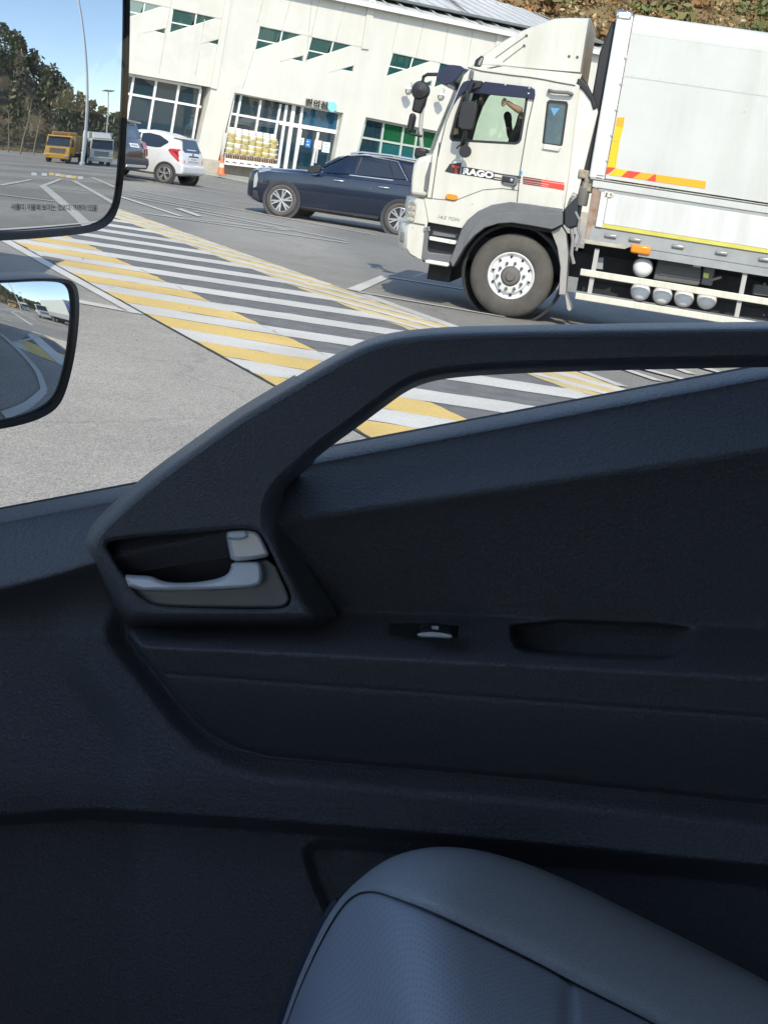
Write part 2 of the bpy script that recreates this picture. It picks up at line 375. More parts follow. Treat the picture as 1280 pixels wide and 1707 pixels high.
for a, b, wd in [((-80, 150), (520, 345), .16), ((195, 160), (1900, 478), .16), ((65, 178), (760, 300), .13), ((75, 192), (1280, 416), .13), ((240, 320), (1700, 535), .15), ((620, 310), (1700, 520), .13), ((400, 340), (1280, 446), .12),
                 ((670, 90), (1060, 145), .12), ((620, 120), (1060, 187), .12), ((690, 135), (1060, 200), .12), ((300, 95), (860, 190), .12), ((910, 235), (1080, 260), .12), ((-300, 40), (70, 130), .14), ((-300, 110), (60, 240), .14)]:
    line('parking_line', ZB([a, b]), wd)
poly('road_marking', ZB([(470, 290), (520, 290), (668, 345), (640, 348)]), LPAINT)
for a, b in [((2.2, 16.2), (4.6, 13.6)), ((3.2, 17.0), (6.0, 13.5)), ((5.5, 16.8), (8, 13.2))]:
    line.z += .0003; q0, q1 = np.array(a), np.array(b); t = (q1-q0)/np.linalg.norm(q1-q0); n = np.array([-t[1], t[0]])*.07
    tag(sheet('parking_line', [q0-n, q1-n, q1+n, q0+n], line.z, LPAINT), 'white painted line on the asphalt', kind='structure')
# lines on the lot behind, as the mirrors show them
def wline(a, b, wd, mat=LPAINT):
    line.z += .0003; q0, q1 = np.array(a, float), np.array(b, float); t = (q1-q0)/np.linalg.norm(q1-q0); n = np.array([-t[1], t[0]])*wd/2
    tag(sheet('parking_line', [q0-n, q1-n, q1+n, q0+n], line.z, mat), 'white painted line on the asphalt of the lot behind', kind='structure')
# ------------------------------------------------------------------ service building
BF = Fr(G(352, 291), 30.0)
WALLM = pm('white_wall_paint', (.60, .588, .53), .75, streak=.06, sscale=.9, var=.035, vscale=.55, bump=.25, bscale=30, bdist=.02)
PLINTH = pm('stone_plinth', (.42, .38, .31), .8, var=.18, vscale=3)
FRAMEM = pm('white_window_frame', (.72, .72, .70), .45)
JOINT = pm('stained_joint', (.46, .44, .40), .9, var=.3, vscale=2)
GTEAL = thin_glass('teal_window_glass', (.30, .56, .53), .22, lit_tint=((.03, .135, .125), .6)); GBLUE = thin_glass('shop_window_glass', (.55, .66, .70), .13, lit_tint=((.03, .085, .125), .4)); GGREEN = thin_glass('green_window_glass', (.50, .72, .58), .06, lit_tint=((.02, .17, .075), .5)); GCYAN = thin_glass('cyan_window_glass', (.5, .72, .72), .06, lit_tint=((.03, .19, .20), .5)); GSKY = thin_glass('door_head_glass', (.5, .65, .75), .06, lit_tint=((.03, .14, .24), .6))  # diffuse tints imitate bright reflections and lit rooms behind the glass
ROOFM = pm('grey_metal_roof', (.56, .55, .52), .55, var=.08, vscale=1.2)
bld = empty('service_building', BF.o, BF.yaw, 'white rest stop building with zigzag upper windows and a shop front', 'building')
Z2, Z3, Z7, Z8, Z5 = zoom(200, 0, 3.048), zoom(600, 0, 3.048), zoom(210, 0, 3.2), zoom(340, 140, 5.333), zoom(580, 180, 9.143)
def bx(pts, t=0.0): return BF.XZ(pts, t)
def ev(p, t=0.0): return BF.XZ([p], t)[0]
ZB0 = .18
# openings
op1 = bx(Z2([(-180, 330), (465, 441), (382, 840), (-250, 740)])); op2 = bx(Z2([(583, 468), (1135, 572), (1060, 985), (497, 838)]))
op3 = bx(Z5([(275, 130), (1900, 455), (1800, 1350), (85, 860)]))
zig = [Z7([(-8, -12), (200, 30), (-28, 106)]), Z7([(250, 42), (490, 93), (230, 175)]), Z7([(712, 135), (945, 183), (685, 268)]), Z7([(990, 193), (1212, 240), (955, 325)]),
       Z3([(165, 265), (365, 308), (130, 388)]), Z3([(405, 315), (598, 360), (372, 445)]), Z3([(860, 430), (1060, 478), (826, 560)])]
zmul = [((.52, 0), (.5, 0)), None]
small = [Z7([(140, 162), (212, 145), (207, 180)]), Z7([(425, 223), (502, 203), (496, 240)]), Z7([(870, 312), (946, 292), (943, 328)]), Z7([(1135, 368), (1216, 345), (1210, 382)]), Z3([(322, 421), (366, 405), (361, 440)])]
ZR = .62
xl, xr = -14.0, BF.L(1035, 100)[0]
eave = lambda x: np.interp(x, [BF.L(600, 5)[0], BF.L(1011, 90)[0]], [BF.L(600, 5)[2], BF.L(1011, 90)[2]])
e0, e1 = BF.L(600, 5), BF.L(1011, 90); slope = (e1[2]-e0[2])/(e1[0]-e0[0])
ez = lambda x: e0[2] + slope*(x-e0[0])
def clampb(P, zmin): return [(x, max(z, zmin)) for x, z in P]
holes = [clampb(op1, ZB0+.02), clampb(op2, .60), clampb(op3, .9)] + [bx(q) for q in zig[:6]] + [bx(q) for q in small]
wall_poly = [(xl, ZB0), (xr, ZB0), (xr, ez(xr)), (xl, ez(xl))]
holes[0] = clampb(op1, .85)
part('wall', WALLM, bld, lambda b: b.prism(wall_poly, 0, .45, holes))
def shell(b):
    b.box((xl, .45, ZB0), (xl+.3, 11, ez(xl)-.2)); b.box((xr-.3, .45, ZB0), (xr, 11, ez(xr)-.3)); b.box((xl+.3, 10.7, ZB0), (xr-.3, 11, 6))
part('rear_wall', WALLM, bld, shell)
part('plinth', PLINTH, bld, lambda b: (b.box((xl-.1, -.16, .06), (xr+.1, .001, .60)), b.box((xl, .4, .0), (xr, 11, ZB0+.02))))
# inside: floor, back walls and a ceiling so that the panes look into rooms
INB = pm('shop_interior_blue', (.04, .11, .20), .7, col2=(.16, .20, .22), vscale=.9); ING = pm('cafe_interior_green', (.02, .22, .09), .7, col2=(.03, .12, .10), vscale=.8); IND = pm('dim_interior', (.09, .11, .12), .8, col2=(.17, .19, .19), vscale=.5)
x2a, x2b, x3a = holes[1][0][0]-1.0, holes[1][1][0]+.5, holes[2][0][0]-.6
part('room_wall', IND, bld, lambda b: b.box((xl+.3, 4.0, ZB0), (x2a, 4.1, 8)))
part('room_wall', INB, bld, lambda b: b.box((x2a, 3.0, ZB0), (x2b, 3.1, 4.2)))
part('room_wall', ING, bld, lambda b: (b.box((x3a, 1.9, ZB0), (xr-.3, 2.0, 4.2))))
part('room_wall', IND, bld, lambda b: (b.box((x2a, 3.4, 4.3), (xr-.3, 3.5, 8)), b.box((x2a-.1, .46, ZB0), (x2a, 4, 8)), b.box((x2b, .46, ZB0), (x2b+.1, 4, 4.2)), b.box((xl+.3, .46, 4.2), (xr-.3, 4, 4.3)), b.box((xl+.3, .46, 8), (xr-.3, 3.5, 8.1))))
# panes and bars of the zigzag windows
def lerp(a, b, t): return (a[0]+(b[0]-a[0])*t, a[1]+(b[1]-a[1])*t)
for q in zig[:6]:
    A, B, C = bx(q, .06)
    m1, m2 = lerp(A, B, .52), lerp(C, B, .52); h1, h2 = lerp(A, C, .55), None
    # horizontal bar meets the slanted edge
    t = .55; h2 = lerp(C, B, .45)
    w = part('window', FRAMEM, bld, lambda b: (b.bar((A[0], .06, A[1]), (B[0], .06, B[1]), .05, .045), b.bar((B[0], .061, B[1]), (C[0], .061, C[1]), .05, .045), b.bar((C[0], .062, C[1]), (A[0], .062, A[1]), .05, .045),
                                              b.bar((m1[0], .063, m1[1]), (m2[0], .063, m2[1]), .05, .05), b.bar((h1[0], .064, h1[1]), (h2[0], .064, h2[1]), .05, .05)))
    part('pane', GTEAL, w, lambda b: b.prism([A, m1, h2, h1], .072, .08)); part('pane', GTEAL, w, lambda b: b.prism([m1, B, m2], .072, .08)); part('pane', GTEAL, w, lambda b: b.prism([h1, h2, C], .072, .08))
    # sunken drip groove running past the tip
    tip = lerp(A, B, 1.18); part('groove', JOINT, bld, lambda b: b.bar((B[0], -.003, B[1]), (tip[0], -.003, tip[1]), .008, .035))
for q in small:
    P = bx(q, .06)
    w = part('window', FRAMEM, bld, lambda b: [b.bar((P[i][0], .06+.001*i, P[i][1]), (P[(i+1) % 3][0], .06+.001*i, P[(i+1) % 3][1]), .05, .04) for i in range(3)])
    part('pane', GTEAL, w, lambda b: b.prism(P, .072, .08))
    tip = lerp(P[1], P[0], 1.7); part('groove', JOINT, bld, lambda b: b.bar((P[0][0], -.003, P[0][1]), (tip[0], -.003, tip[1]), .008, .03))
# panel joints, stained
for a, b_ in [((250, -40), (175, 392)), ((738, -30), (700, 120)), ((684, 270), (622, 470)), ((884, -20), (832, 158)), ((1034, -20), (988, 190)), ((1168, 20), (1120, 216)), ((990, 0), (960, 330)), ((420, 100), (370, 400))]:
    P = Z7([a, b_]); u, v = ev(P[0]), ev(P[1])
    part('panel_joint', JOINT, bld, lambda b: b.bar((u[0], -.002, u[1]), (v[0], -.002, v[1]), .006, .03))
for a, b_ in [((205, 60), (160, 260)), ((330, 85), (285, 285)), ((450, 115), (420, 310)), ((575, 140), (545, 330)), ((1225, 320), (1180, 520))]:
    P = Z3([a, b_]); u, v = ev(P[0]), ev(P[1])
    part('panel_joint', JOINT, bld, lambda b: b.bar((u[0], -.002, u[1]), (v[0], -.002, v[1]), .006, .03))
# projecting piers between the bays
for q in [Z7([(538, -60), (572, -60), (482, 475), (448, 466)]), Z3([(48, -40), (82, -40), (40, 250), (5, 245)]), Z3([(696, 165), (722, 170), (690, 360), (664, 352)])]:
    P = bx(q); part('pier', WALLM, bld, lambda b: b.prism(P, -.07, -.001), bevel=.015)
# roof: from the eaves back to the ridge
r0, r1 = BF.L(810, 0, 9.0), BF.L(1017, 61, 9.0); rs = (r1[2]-r0[2])/(r1[0]-r0[0]); rz = lambda x: r0[2]+rs*(x-r0[0])
def roof(b):
    vs = []
    for x in (xl-.3, xr+.3): vs += [(x, -.25, ez(x)-.02), (x, 9, rz(x)), (x, 16, rz(x)-4), (x, -.25, ez(x)+.10), (x, 9, rz(x)+.12), (x, 16, rz(x)-3.9)]
    b.add(vs, [(3, 9, 10, 4), (4, 10, 11, 5), (0, 1, 7, 6), (1, 2, 8, 7), (0, 6, 9, 3), (2, 5, 11, 8), (0, 3, 4, 1), (1, 4, 5, 2), (6, 7, 10, 9), (7, 8, 11, 10)])
rf = part('roof', ROOFM, bld, roof)
SEAM = pm('roof_seam', (.50, .49, .465), .6)
x = xl
while x < xr:
    x += .8
    part('roof_seam', SEAM, rf, lambda b: b.bar((x, -.22, ez(x)+.12), (x, 9, rz(x)+.14), .03, .045))
hp0, hp1 = BF.L(*Z3([(610, 140)])[0], 0), BF.L(*Z3([(440, -20)])[0], 6.0)
part('hip_flashing', pm('hip_flashing', (.2, .19, .18), .6), rf, lambda b: b.bar((hp0[0], -.1, hp0[2]+.13), (hp1[0], 6.0, hp1[2]), .09, .1))
part('gutter', FRAMEM, bld, lambda b: b.add([(xl-.3, -.36, ez(xl)-.10), (xr+.3, -.36, ez(xr)-.10), (xr+.3, -.251, ez(xr)-.10), (xl-.3, -.251, ez(xl)-.10), (xl-.3, -.36, ez(xl)+.02), (xr+.3, -.36, ez(xr)+.02), (xr+.3, -.251, ez(xr)+.02), (xl-.3, -.251, ez(xl)+.02)],
                     [(0, 3, 2, 1), (4, 5, 6, 7), (0, 1, 5, 4), (1, 2, 6, 5), (2, 3, 7, 6), (3, 0, 4, 7)]))

# ground floor glazing
T1 = .42
def vbar(p, q, wd=.07, t=T1, dp=.07, nm='mullion', parent=None, mat=FRAMEM):
    u, v = ev(p, t), ev(q, t); return part(nm, mat, parent or bld, lambda b: b.bar((u[0], t, u[1]), (v[0], t, v[1]), dp, wd))
def pane(pts, t, mat, parent=None, nm='pane'):
    P = bx(pts, t); return part(nm, mat, parent or bld, lambda b: b.prism(P, t, t+.012))
w1 = empty('window', parent=bld)
for i, xx in enumerate((-160, -45, 70, 185, 300, 410)):
    k = (xx-70)/115; p = (xx, 384+.19*(xx-70)); q = (xx-78, 384+.19*(xx-70)+480); vbar(*Z2([p, q]), wd=.09, t=.36+.001*i, parent=w1)
vbar(*Z2([(-170, 436), (412, 541)]), wd=.09, t=.37, parent=w1); vbar(*Z2([(-160, 340), (412, 444)]), wd=.1, t=.372, parent=w1)
for i in range(5):
    xx = -160+115*i; yt = 384+.19*(xx-70)
    sh = lambda x, y: (x - .19*0 - (y-(384+.19*(x-70)))*.165, y)
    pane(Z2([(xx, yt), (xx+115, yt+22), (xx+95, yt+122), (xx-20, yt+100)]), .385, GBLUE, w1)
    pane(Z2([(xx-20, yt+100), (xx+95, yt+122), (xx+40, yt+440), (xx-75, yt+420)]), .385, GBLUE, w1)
w2 = empty('window', parent=bld)
TF = .34
for i, (p, q, wd) in enumerate([((330, 95), (262, 470), .09), ((505, 140), (450, 470), .09), ((680, 175), (625, 480), .09), ((735, 180), (652, 770), .11), ((800, 185), (712, 800), .16), ((875, 195), (790, 800), .11), ((1207, 258), (1130, 800), .13), ((275, 78), (150, 700), .07)]):
    vbar(*Z8([p, q]), wd=wd, t=TF+.001*i, parent=w2)
vbar(*Z8([(235, 258), (690, 340)]), wd=.09, t=TF+.012, parent=w2); vbar(*Z8([(670, 340), (1200, 428)]), wd=.16, t=TF+.013, parent=w2, nm='transom'); vbar(*Z8([(270, 78), (1215, 258)]), wd=.06, t=TF+.014, parent=w2)
for a in [[(275, 78), (330, 95), (305, 270), (240, 258)], [(330, 95), (505, 140), (480, 302), (305, 270)], [(505, 140), (680, 175), (655, 333), (480, 302)], [(680, 175), (800, 190), (780, 345), (655, 333)], [(800, 190), (875, 200), (855, 360), (780, 345)], [(875, 200), (1205, 258), (1190, 424), (855, 362), 'head'],
          [(240, 258), (305, 270), (240, 640), (170, 620)], [(305, 270), (480, 302), (410, 680), (240, 640)], [(480, 302), (655, 333), (590, 720), (410, 680)], [(655, 333), (780, 345), (712, 740), (590, 720)], [(780, 345), (855, 362), (790, 780), (712, 770)]]:
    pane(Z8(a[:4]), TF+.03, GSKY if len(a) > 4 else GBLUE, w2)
sd = empty('shop_door', parent=bld)
vbar(*Z8([(1015, 425), (945, 800)]), wd=.10, t=TF+.016, parent=sd, nm='stile'); vbar(*Z8([(865, 400), (795, 800)]), wd=.06, t=TF+.018, parent=sd, nm='stile'); vbar(*Z8([(1175, 440), (1105, 800)]), wd=.06, t=TF+.019, parent=sd, nm='stile')
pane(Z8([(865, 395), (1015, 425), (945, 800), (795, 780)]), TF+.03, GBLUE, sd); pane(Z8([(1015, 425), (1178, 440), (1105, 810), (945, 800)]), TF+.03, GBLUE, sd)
vbar(*Z8([(990, 560), (968, 700)]), wd=.035, t=TF-.05, parent=sd, nm='door_pull'); vbar(*Z8([(1012, 565), (992, 700)]), wd=.035, t=TF-.05, parent=sd, nm='door_pull')
NOTICE = pm('paper_notice', (.70, .74, .70), .7, var=.1, vscale=14); NBLUE = pm('blue_notice', (.03, .20, .62), .5)
def sheetthing(name, pts, t, mat, label, cat, th=.012):
    P = bx(pts, t); o = empty(name, BF.o, BF.yaw, label, cat); b = MB(); b.prism(P, t-th, t); b.build('sheet', mat, o); return o
def notice(pts, mat, label, lines=3, ink=(.12, .3, .3)):
    o = sheetthing('poster', Z8(pts), TF+.027, mat, label, 'poster', .006)
    A, B, C, D = [ev(p, TF+.02) for p in Z8(pts)]
    for k in range(lines):
        u, v = lerp(A, D, (k+.8)/(lines+.6)), lerp(B, C, (k+.8)/(lines+.6)); u, v = lerp(u, v, .15), lerp(u, v, .6+.25*((k*37) % 10)/10)
        part('print_line', pm('notice_ink%d' % int(ink[0]*99), ink, .7), o, lambda b: b.bar((u[0], TF+.0185, u[1]), (v[0], TF+.0185, v[1]), .003, .03))
notice([(852, 472), (892, 478), (884, 540), (843, 534)], NOTICE, 'small pale green notice taped inside the shop door beside a blue one', 4)
notice([(910, 484), (952, 490), (942, 562), (900, 555)], NBLUE, 'bright blue poster taped inside the shop door', 2, (.6, .75, .9))
notice([(1058, 508), (1124, 518), (1112, 610), (1046, 600)], NOTICE, 'large white poster on the right leaf of the shop door', 3, (.15, .45, .45))
notice([(985, 492), (1050, 502), (1038, 580), (973, 570)], pm('pink_notice', (.72, .60, .58), .7), 'pinkish paper across the middle stile of the shop door', 2, (.5, .2, .2))
o = sheetthing('floor_board', Z8([(880, 690), (960, 668), (980, 720), (940, 760), (870, 752)]), 1.6, NBLUE, 'bright blue rounded board standing inside the shop door', 'board', .04)
o = sheetthing('shop_cooler', Z8([(345, 350), (410, 362), (405, 402), (338, 392)]), 2.4, pm('cooler_teal', (.04, .33, .42), .5), 'teal lit cooler box inside the shop window above the jars', 'cooler', .4)
w3 = empty('window', parent=bld)
for i, (p, q) in enumerate([((275, 150), (60, 1000)), ((545, 205), (440, 1000)), ((850, 262), (740, 1050)), ((1055, 310), (960, 1050)), ((1140, 320), (1040, 1050)), ((1440, 390), (1340, 1100))]): vbar(*Z5([p, q]), wd=.085, t=TF+.001*i, parent=w3, mat=pm('grey_green_frame', (.42, .47, .42), .5))
vbar(*Z5([(195, 438), (1500, 668)]), wd=.085, t=TF+.012, parent=w3, mat=MATS['grey_green_frame']); vbar(*Z5([(270, 145), (1700, 430)]), wd=.13, t=TF+.013, parent=w3, mat=MATS['grey_green_frame'])
for a in range(5):
    xs = [270, 545, 850, 1140, 1440, 1760]; y0 = lambda x: 145+(x-270)*.2; y1 = lambda x: 438+(x-195)*.177
    x0, x1 = xs[a], xs[a+1]
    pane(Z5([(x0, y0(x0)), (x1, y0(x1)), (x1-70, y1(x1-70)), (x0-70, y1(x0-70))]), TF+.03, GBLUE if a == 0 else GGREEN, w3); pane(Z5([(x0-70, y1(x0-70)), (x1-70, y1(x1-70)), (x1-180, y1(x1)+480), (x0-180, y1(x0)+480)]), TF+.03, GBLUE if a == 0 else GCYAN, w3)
o = sheetthing('sign_board', Z5([(195, 538), (285, 548), (262, 695), (165, 690)]), TF+.8, NOTICE, 'white upright sign inside the green lit window', 'sign', .03)
o = sheetthing('sign_board', Z5([(530, 615), (665, 638), (648, 750), (508, 730)]), TF+.8, pm('light_blue_board', (.35, .55, .78), .5), 'light blue board inside the green lit window', 'sign', .03)
o = sheetthing('sign_board', Z5([(405, 490), (480, 500), (455, 700), (370, 690)]), TF+1.3, pm('teal_board', (.03, .32, .36), .5), 'teal panel standing inside the green lit window', 'panel', .03)
o = sheetthing('sign_board', Z5([(830, 590), (1000, 620), (960, 900), (800, 880)]), TF+1.3, pm('blue_teal_board', (.05, .26, .38), .5, col2=(.06, .36, .36), vscale=3), 'blue teal panel behind the green lit window', 'panel', .03)
# shop sign over the door
sg = empty('shop_sign', BF.o, BF.yaw, 'dark raised Korean letters with a pale blue disc over the shop door', 'sign')
vs, fs = textmesh('편의점', 1.0, 0, .012)
A, B, C_ = ev(Z8([(897, 186)])[0], -.1), ev(Z8([(1092, 222)])[0], -.1), ev(Z8([(905, 118)])[0], -.1)
mxx = max(v[0] for v in vs); mny = min(v[1] for v in vs); mxy = max(v[1] for v in vs)
def place_text(vs, fs, A, B, C_, t, th=.0):
    b = MB(); P = [(A[0]+(B[0]-A[0])*x/mxx+(C_[0]-A[0])*(y-mny)/(mxy-mny), A[1]+(B[1]-A[1])*x/mxx+(C_[1]-A[1])*(y-mny)/(mxy-mny)) for x, y in vs]
    b.add([(x, t, z) for x, z in P], fs); return b
o = place_text(vs, fs, A, B, C_, -.1).build('lettering', pm('sign_letters', (.05, .045, .04), .5), sg); so_ = o.modifiers.new('solid', 'SOLIDIFY'); so_.thickness = .06; so_.offset = 0
dc = BF.L(*Z8([(1138, 200)])[0], -.1)
part('disc', pm('sign_disc', (.25, .58, .62), .5), sg, lambda b: b.lathe([(0, -.14), (.20, -.14), (.21, -.12), (.21, -.02), (0, -.02)], (dc[0], 0, dc[2]), 28))
# wall lanterns
LW = pm('lantern_white', (.66, .65, .6), .5); LG = thin_glass('lantern_glass', (.85, .88, .86), .1)
for px, lab in [((681, 150), 'white gooseneck wall lantern beside the dark truck mirror'), ((735, 160), 'white gooseneck wall lantern close to the truck windscreen')]:
    c = BF.L(px[0], px[1], -.5)
    o = empty('wall_lantern', BF.o, BF.yaw, lab, 'lantern', 'gooseneck lanterns on the white wall')
    part('arm', LW, o, lambda b: b.tube([(c[0]+.35, 0, c[2]+.1), (c[0]+.33, -.12, c[2]+.30), (c[0]+.15, -.4, c[2]+.33), (c[0], -.5, c[2]+.34), (c[0], -.5, c[2]+.18)], .022))
    part('shade', LW, o, lambda b: b.lathe([(.05, .22), (.06, .16), (.2, .06), (.21, .05), (.0, .07)], c, 16, axis='z'), smooth=40)
    part('globe', LG, o, lambda b: b.lathe([(.13, .05), (.15, -.04), (.12, -.13), (.05, -.18), (0, -.19)], c, 16, axis='z'), smooth=60)

# pavement in front of the building with its pale blue edge
pv = MB(); k0 = G(150, 262)[:2]; 
edge = [tuple(G(*p)[:2]) for p in [(60, 254), (200, 271), (337, 288), (420, 303.5), (560, 333), (800, 380), (1100, 440)]]
bk = [tuple(BF.W(x, -.2, 0)[:2]) for x in (-20, 45)]
pl = edge + [bk[1], bk[0]]
pv.add([(x, y, .13) for x, y in pl] + [(x, y, -.02) for x, y in pl], [tuple(range(len(pl)))] + [(i, (i+1) % len(pl), len(pl)+(i+1) % len(pl), len(pl)+i) for i in range(len(pl))])
tag(pv.build('pavement', pm('pavement_concrete', (.36, .33, .28), .85, var=.12, vscale=2)), 'low concrete pavement along the building', kind='structure')
n = len(edge); off = [np.array(e)-np.array([.25, 1.0]) for e in edge]
kb = MB(); kb.add([(x, y, .012) for x, y in edge] + [(q[0], q[1], .012) for q in off], [(i, i+1, n+i+1, n+i) for i in range(n-1)])
tag(kb.build('kerb_strip', BPAINT), 'pale blue painted strip along the pavement edge', kind='structure')

# jars of preserves racked under the shop window
rack = empty('jar_rack', BF.o, BF.yaw, 'stepped display rack of jars below the shop window', 'rack')
JT, JB_ = -.42, -.80
rows = 5; cols = 7
def jp(u, v, t):   # u 0..1 left-right, v 0..1 top-bottom, on the sloping display
    a, b_, c, d = Z8([(222, 405), (650, 478), (176, 692), (625, 745)])
    p = lerp(lerp(a, b_, u), lerp(c, d, u), v); return BF.L(p[0], p[1], t)
RK = pm('rack_white', (.72, .70, .66), .6)
for v in (0.20, .37, .54, .70, .86):
    t = JT + (JB_-JT)*v; p, q = jp(-.02, v, t), jp(1.02, v, t)
    part('shelf', RK, rack, lambda b: b.bar((p[0], t+.02, p[2]-.01), (q[0], t+.02, q[2]-.01), .26, .02))
p, q, r, s = jp(-.02, 1.06, JB_), jp(1.02, 1.06, JB_), jp(1.02, .86, JB_), jp(-.02, .86, JB_)
pf = part('front_board', RK, rack, lambda b: b.prism([(v[0], v[2]) for v in (p, q, r, s)], JB_-.16, JB_-.14))
for u in (-.03, 1.03):
    a_, b_ = jp(u, 0.1, JT), jp(u, 1.05, JB_)
    part('side_panel', RK, rack, lambda b: b.add([(a_[0], a_[1], a_[2]), (a_[0], -.03, a_[2]), (a_[0], -.03, .13), (b_[0], b_[1], .13), (b_[0], b_[1], b_[2])], [(0, 1, 2, 3, 4)]))
JC = [pm('jar_%d' % i, c, .25, coat=.3) for i, c in enumerate([(.52, .43, .18), (.60, .55, .34), (.48, .40, .16), (.66, .64, .56), (.46, .44, .24), (.55, .44, .16)])]
LID = pm('jar_lid_white', (.80, .79, .76), .4); GLD = pm('jar_lid_gold', (.55, .42, .16), .35, .3)
CARD = pm('crate_card', (.62, .52, .34), .7); DARKJ = pm('dark_jam', (.07, .025, .015), .3); INK = pm('ink_dark', (.06, .07, .07), .6)
jar_src = {}
def jar(loc, r, h, body, lid, lab, grp, cat='jar'):
    key = (round(r, 3), round(h, 3), body.name, lid.name)
    if key not in jar_src:
        o = empty('honey_jar', loc, BF.yaw, lab, cat, grp)
        part('glass_body', body, o, lambda b: b.lathe([(0, 0), (r*.92, 0), (r, .015), (r, h*.72), (r*.9, h*.78), (0, h*.78)], n=12, axis='z'), smooth=50)
        part('lid', lid, o, lambda b: b.lathe([(r*.85, h*.76), (r*.93, h*.77), (r*.93, h*.97), (r*.85, h), (0, h)], n=12, axis='z'), smooth=50)
        jar_src[key] = o; return
    c = copy_tree(jar_src[key]); c.location = tuple(loc); c['label'] = lab; c['group'] = grp
rowname = ['top', 'second', 'third', 'fourth']
for ri, v in enumerate((.20, .37, .54, .70)):
    t = JT + (JB_-JT)*v
    for ci in range(cols):
        u = (ci+.5)/cols; p = jp(u, v, t); wpos = BF.W(p[0], t, p[2]+.002)
        ph = jp(u, v-.165, t)[2]-p[2]; r = abs(jp(u+.5/cols, v, t)[0]-p[0])*1.0
        body = JC[(ci*3+ri*2+(ci*ri)) % 6]; lid = LID if (ri == 0 or (ci+ri) % 3 != 1) else GLD
        jar(wpos, r, min(ph*.97, .30), body, lid, 'squat preserve jar on the %s shelf of the rack below the shop window' % rowname[ri], 'preserve jars racked below the shop window')
for ci in range(cols):   # big white-lidded jars along the top
    u = (ci+.35)/cols; p = jp(u, .03, JT+.12); r = .145; jar(BF.W(p[0], JT+.1, p[2]-.04), r, .2, JC[3], LID, 'large white lidded tub along the top of the jar rack', 'white lidded tubs on top of the jar rack', 'tub')
for ci in range(cols):   # cartons of dark bottles along the foot
    u0, u1 = (ci+.06)/cols, (ci+.94)/cols; a_, b_, c_, d_ = jp(u0, .86, JB_-.02), jp(u1, .86, JB_-.02), jp(u1, .735, JB_-.02), jp(u0, .735, JB_-.02)
    o = empty('jam_carton', BF.o, BF.yaw, 'open tan carton of dark jam jars on the foot shelf of the rack', 'carton', 'cartons of dark jam along the rack foot')
    part('tray', CARD, o, lambda b: (b.prism([(q[0], q[2]) for q in (a_, b_, c_, d_)], JB_-.06, JB_+.06)))
    for m_ in range(3):
        f = (m_+.5)/3; q0 = lerp((a_[0], a_[2]), (b_[0], b_[2]), f); q1 = lerp((d_[0], d_[2]), (c_[0], c_[2]), f)
        part('jam_jar', DARKJ, o, lambda b: b.lathe([(0, 0), (.035, 0), (.035, .11), (.028, .13), (0, .13)], (q0[0], JB_-.075, q0[1]+.02), 8, axis='z'), smooth=50)
    q0, q1 = jp((ci+.2)/cols, .97, JB_-.17), jp((ci+.8)/cols, .97, JB_-.17)
    part('print_mark', INK, pf, lambda b: (b.bar((q0[0], JB_-.163, q0[2]), (q1[0], JB_-.163, q1[2]-.01), .004, .035), b.bar((q0[0]+.04, JB_-.163, q0[2]+.035), (q0[0]+.13, JB_-.163, q0[2]-.03), .004, .02)))

# traffic cone by the pier
cp = G(367, 296)
cn = empty('traffic_cone', (cp[0], cp[1], .135), 0, 'orange traffic cone standing on the pavement by the pier', 'cone')
ORG = pm('cone_orange', (.75, .16, .05), .5)
part('base', ORG, cn, lambda b: b.box((-.2, -.2, 0), (.2, .2, .03)), bevel=.01)
cb = part('body', ORG, cn, lambda b: b.lathe([(.15, .03), (.14, .05), (.03, .72), (.025, .73), (0, .73)], n=20, axis='z'), smooth=40)
part('band', pm('cone_band', (.75, .55, .45), .4), cb, lambda b: b.lathe([(.112, .26), (.086, .43)], n=20, axis='z'), smooth=60)
# ------------------------------------------------------------------ the big white cargo truck
TF_ = Fr(G(850, 531), -8.0)
WHT = pm('truck_white', (.60, .59, .525), .38, streak=.10, sscale=3.0, var=.05, vscale=1.3, coat=.25); BOXW = pm('box_white', (.54, .55, .52), .5, streak=.10, sscale=1.6, var=.05, vscale=1.1, bump=.08, bscale=4, bdist=.02)
GRYP = pm('grey_plastic', (.13, .135, .14), .6, var=.12, vscale=6); BLKP = pm('black_plastic', (.018, .018, .02), .5); DKFR = pm('chassis_black', (.015, .016, .018), .7, var=.5, vscale=9)
NAVY = pm('navy_visor', (.02, .025, .06), .15, coat=.5); SEAMK = pm('panel_gap', (.10, .095, .085), .8)
RUB = pm('tyre_rubber', (.085, .078, .068), .85, var=.2, vscale=5); RIMW = pm('rim_white', (.72, .72, .71), .4, var=.06, vscale=9); STEEL = pm('steel', (.42, .41, .39), .35, .8)
DUSTY = pm('dusty_hub', (.13, .12, .11), .7); AMB = pm('amber_lens', (.85, .26, .02), .25, coat=.4); CHR = pm('chrome', (.75, .75, .74), .12, 1.0)
RUST = pm('rusty_steel', (.24, .13, .07), .85, col2=(.36, .30, .25), vscale=7); GALV = pm('grey_steel_rail', (.30, .31, .31), .6, var=.12, vscale=3); YEL = pm('yellow_paint_stripe', (.55, .50, .10), .5, var=.1, vscale=4)
CREAM = pm('cream_rail', (.64, .62, .52), .45, streak=.12, sscale=9, var=.05, vscale=3); REDT = pm('red_tape', (.70, .07, .035), .35); YELT = pm('yellow_tape', (.85, .50, .02), .35); ORGT = pm('amber_tape', (.85, .38, .02), .35)
TGLASS = thin_glass('cab_window_glass', (.84, .93, .87), .04)
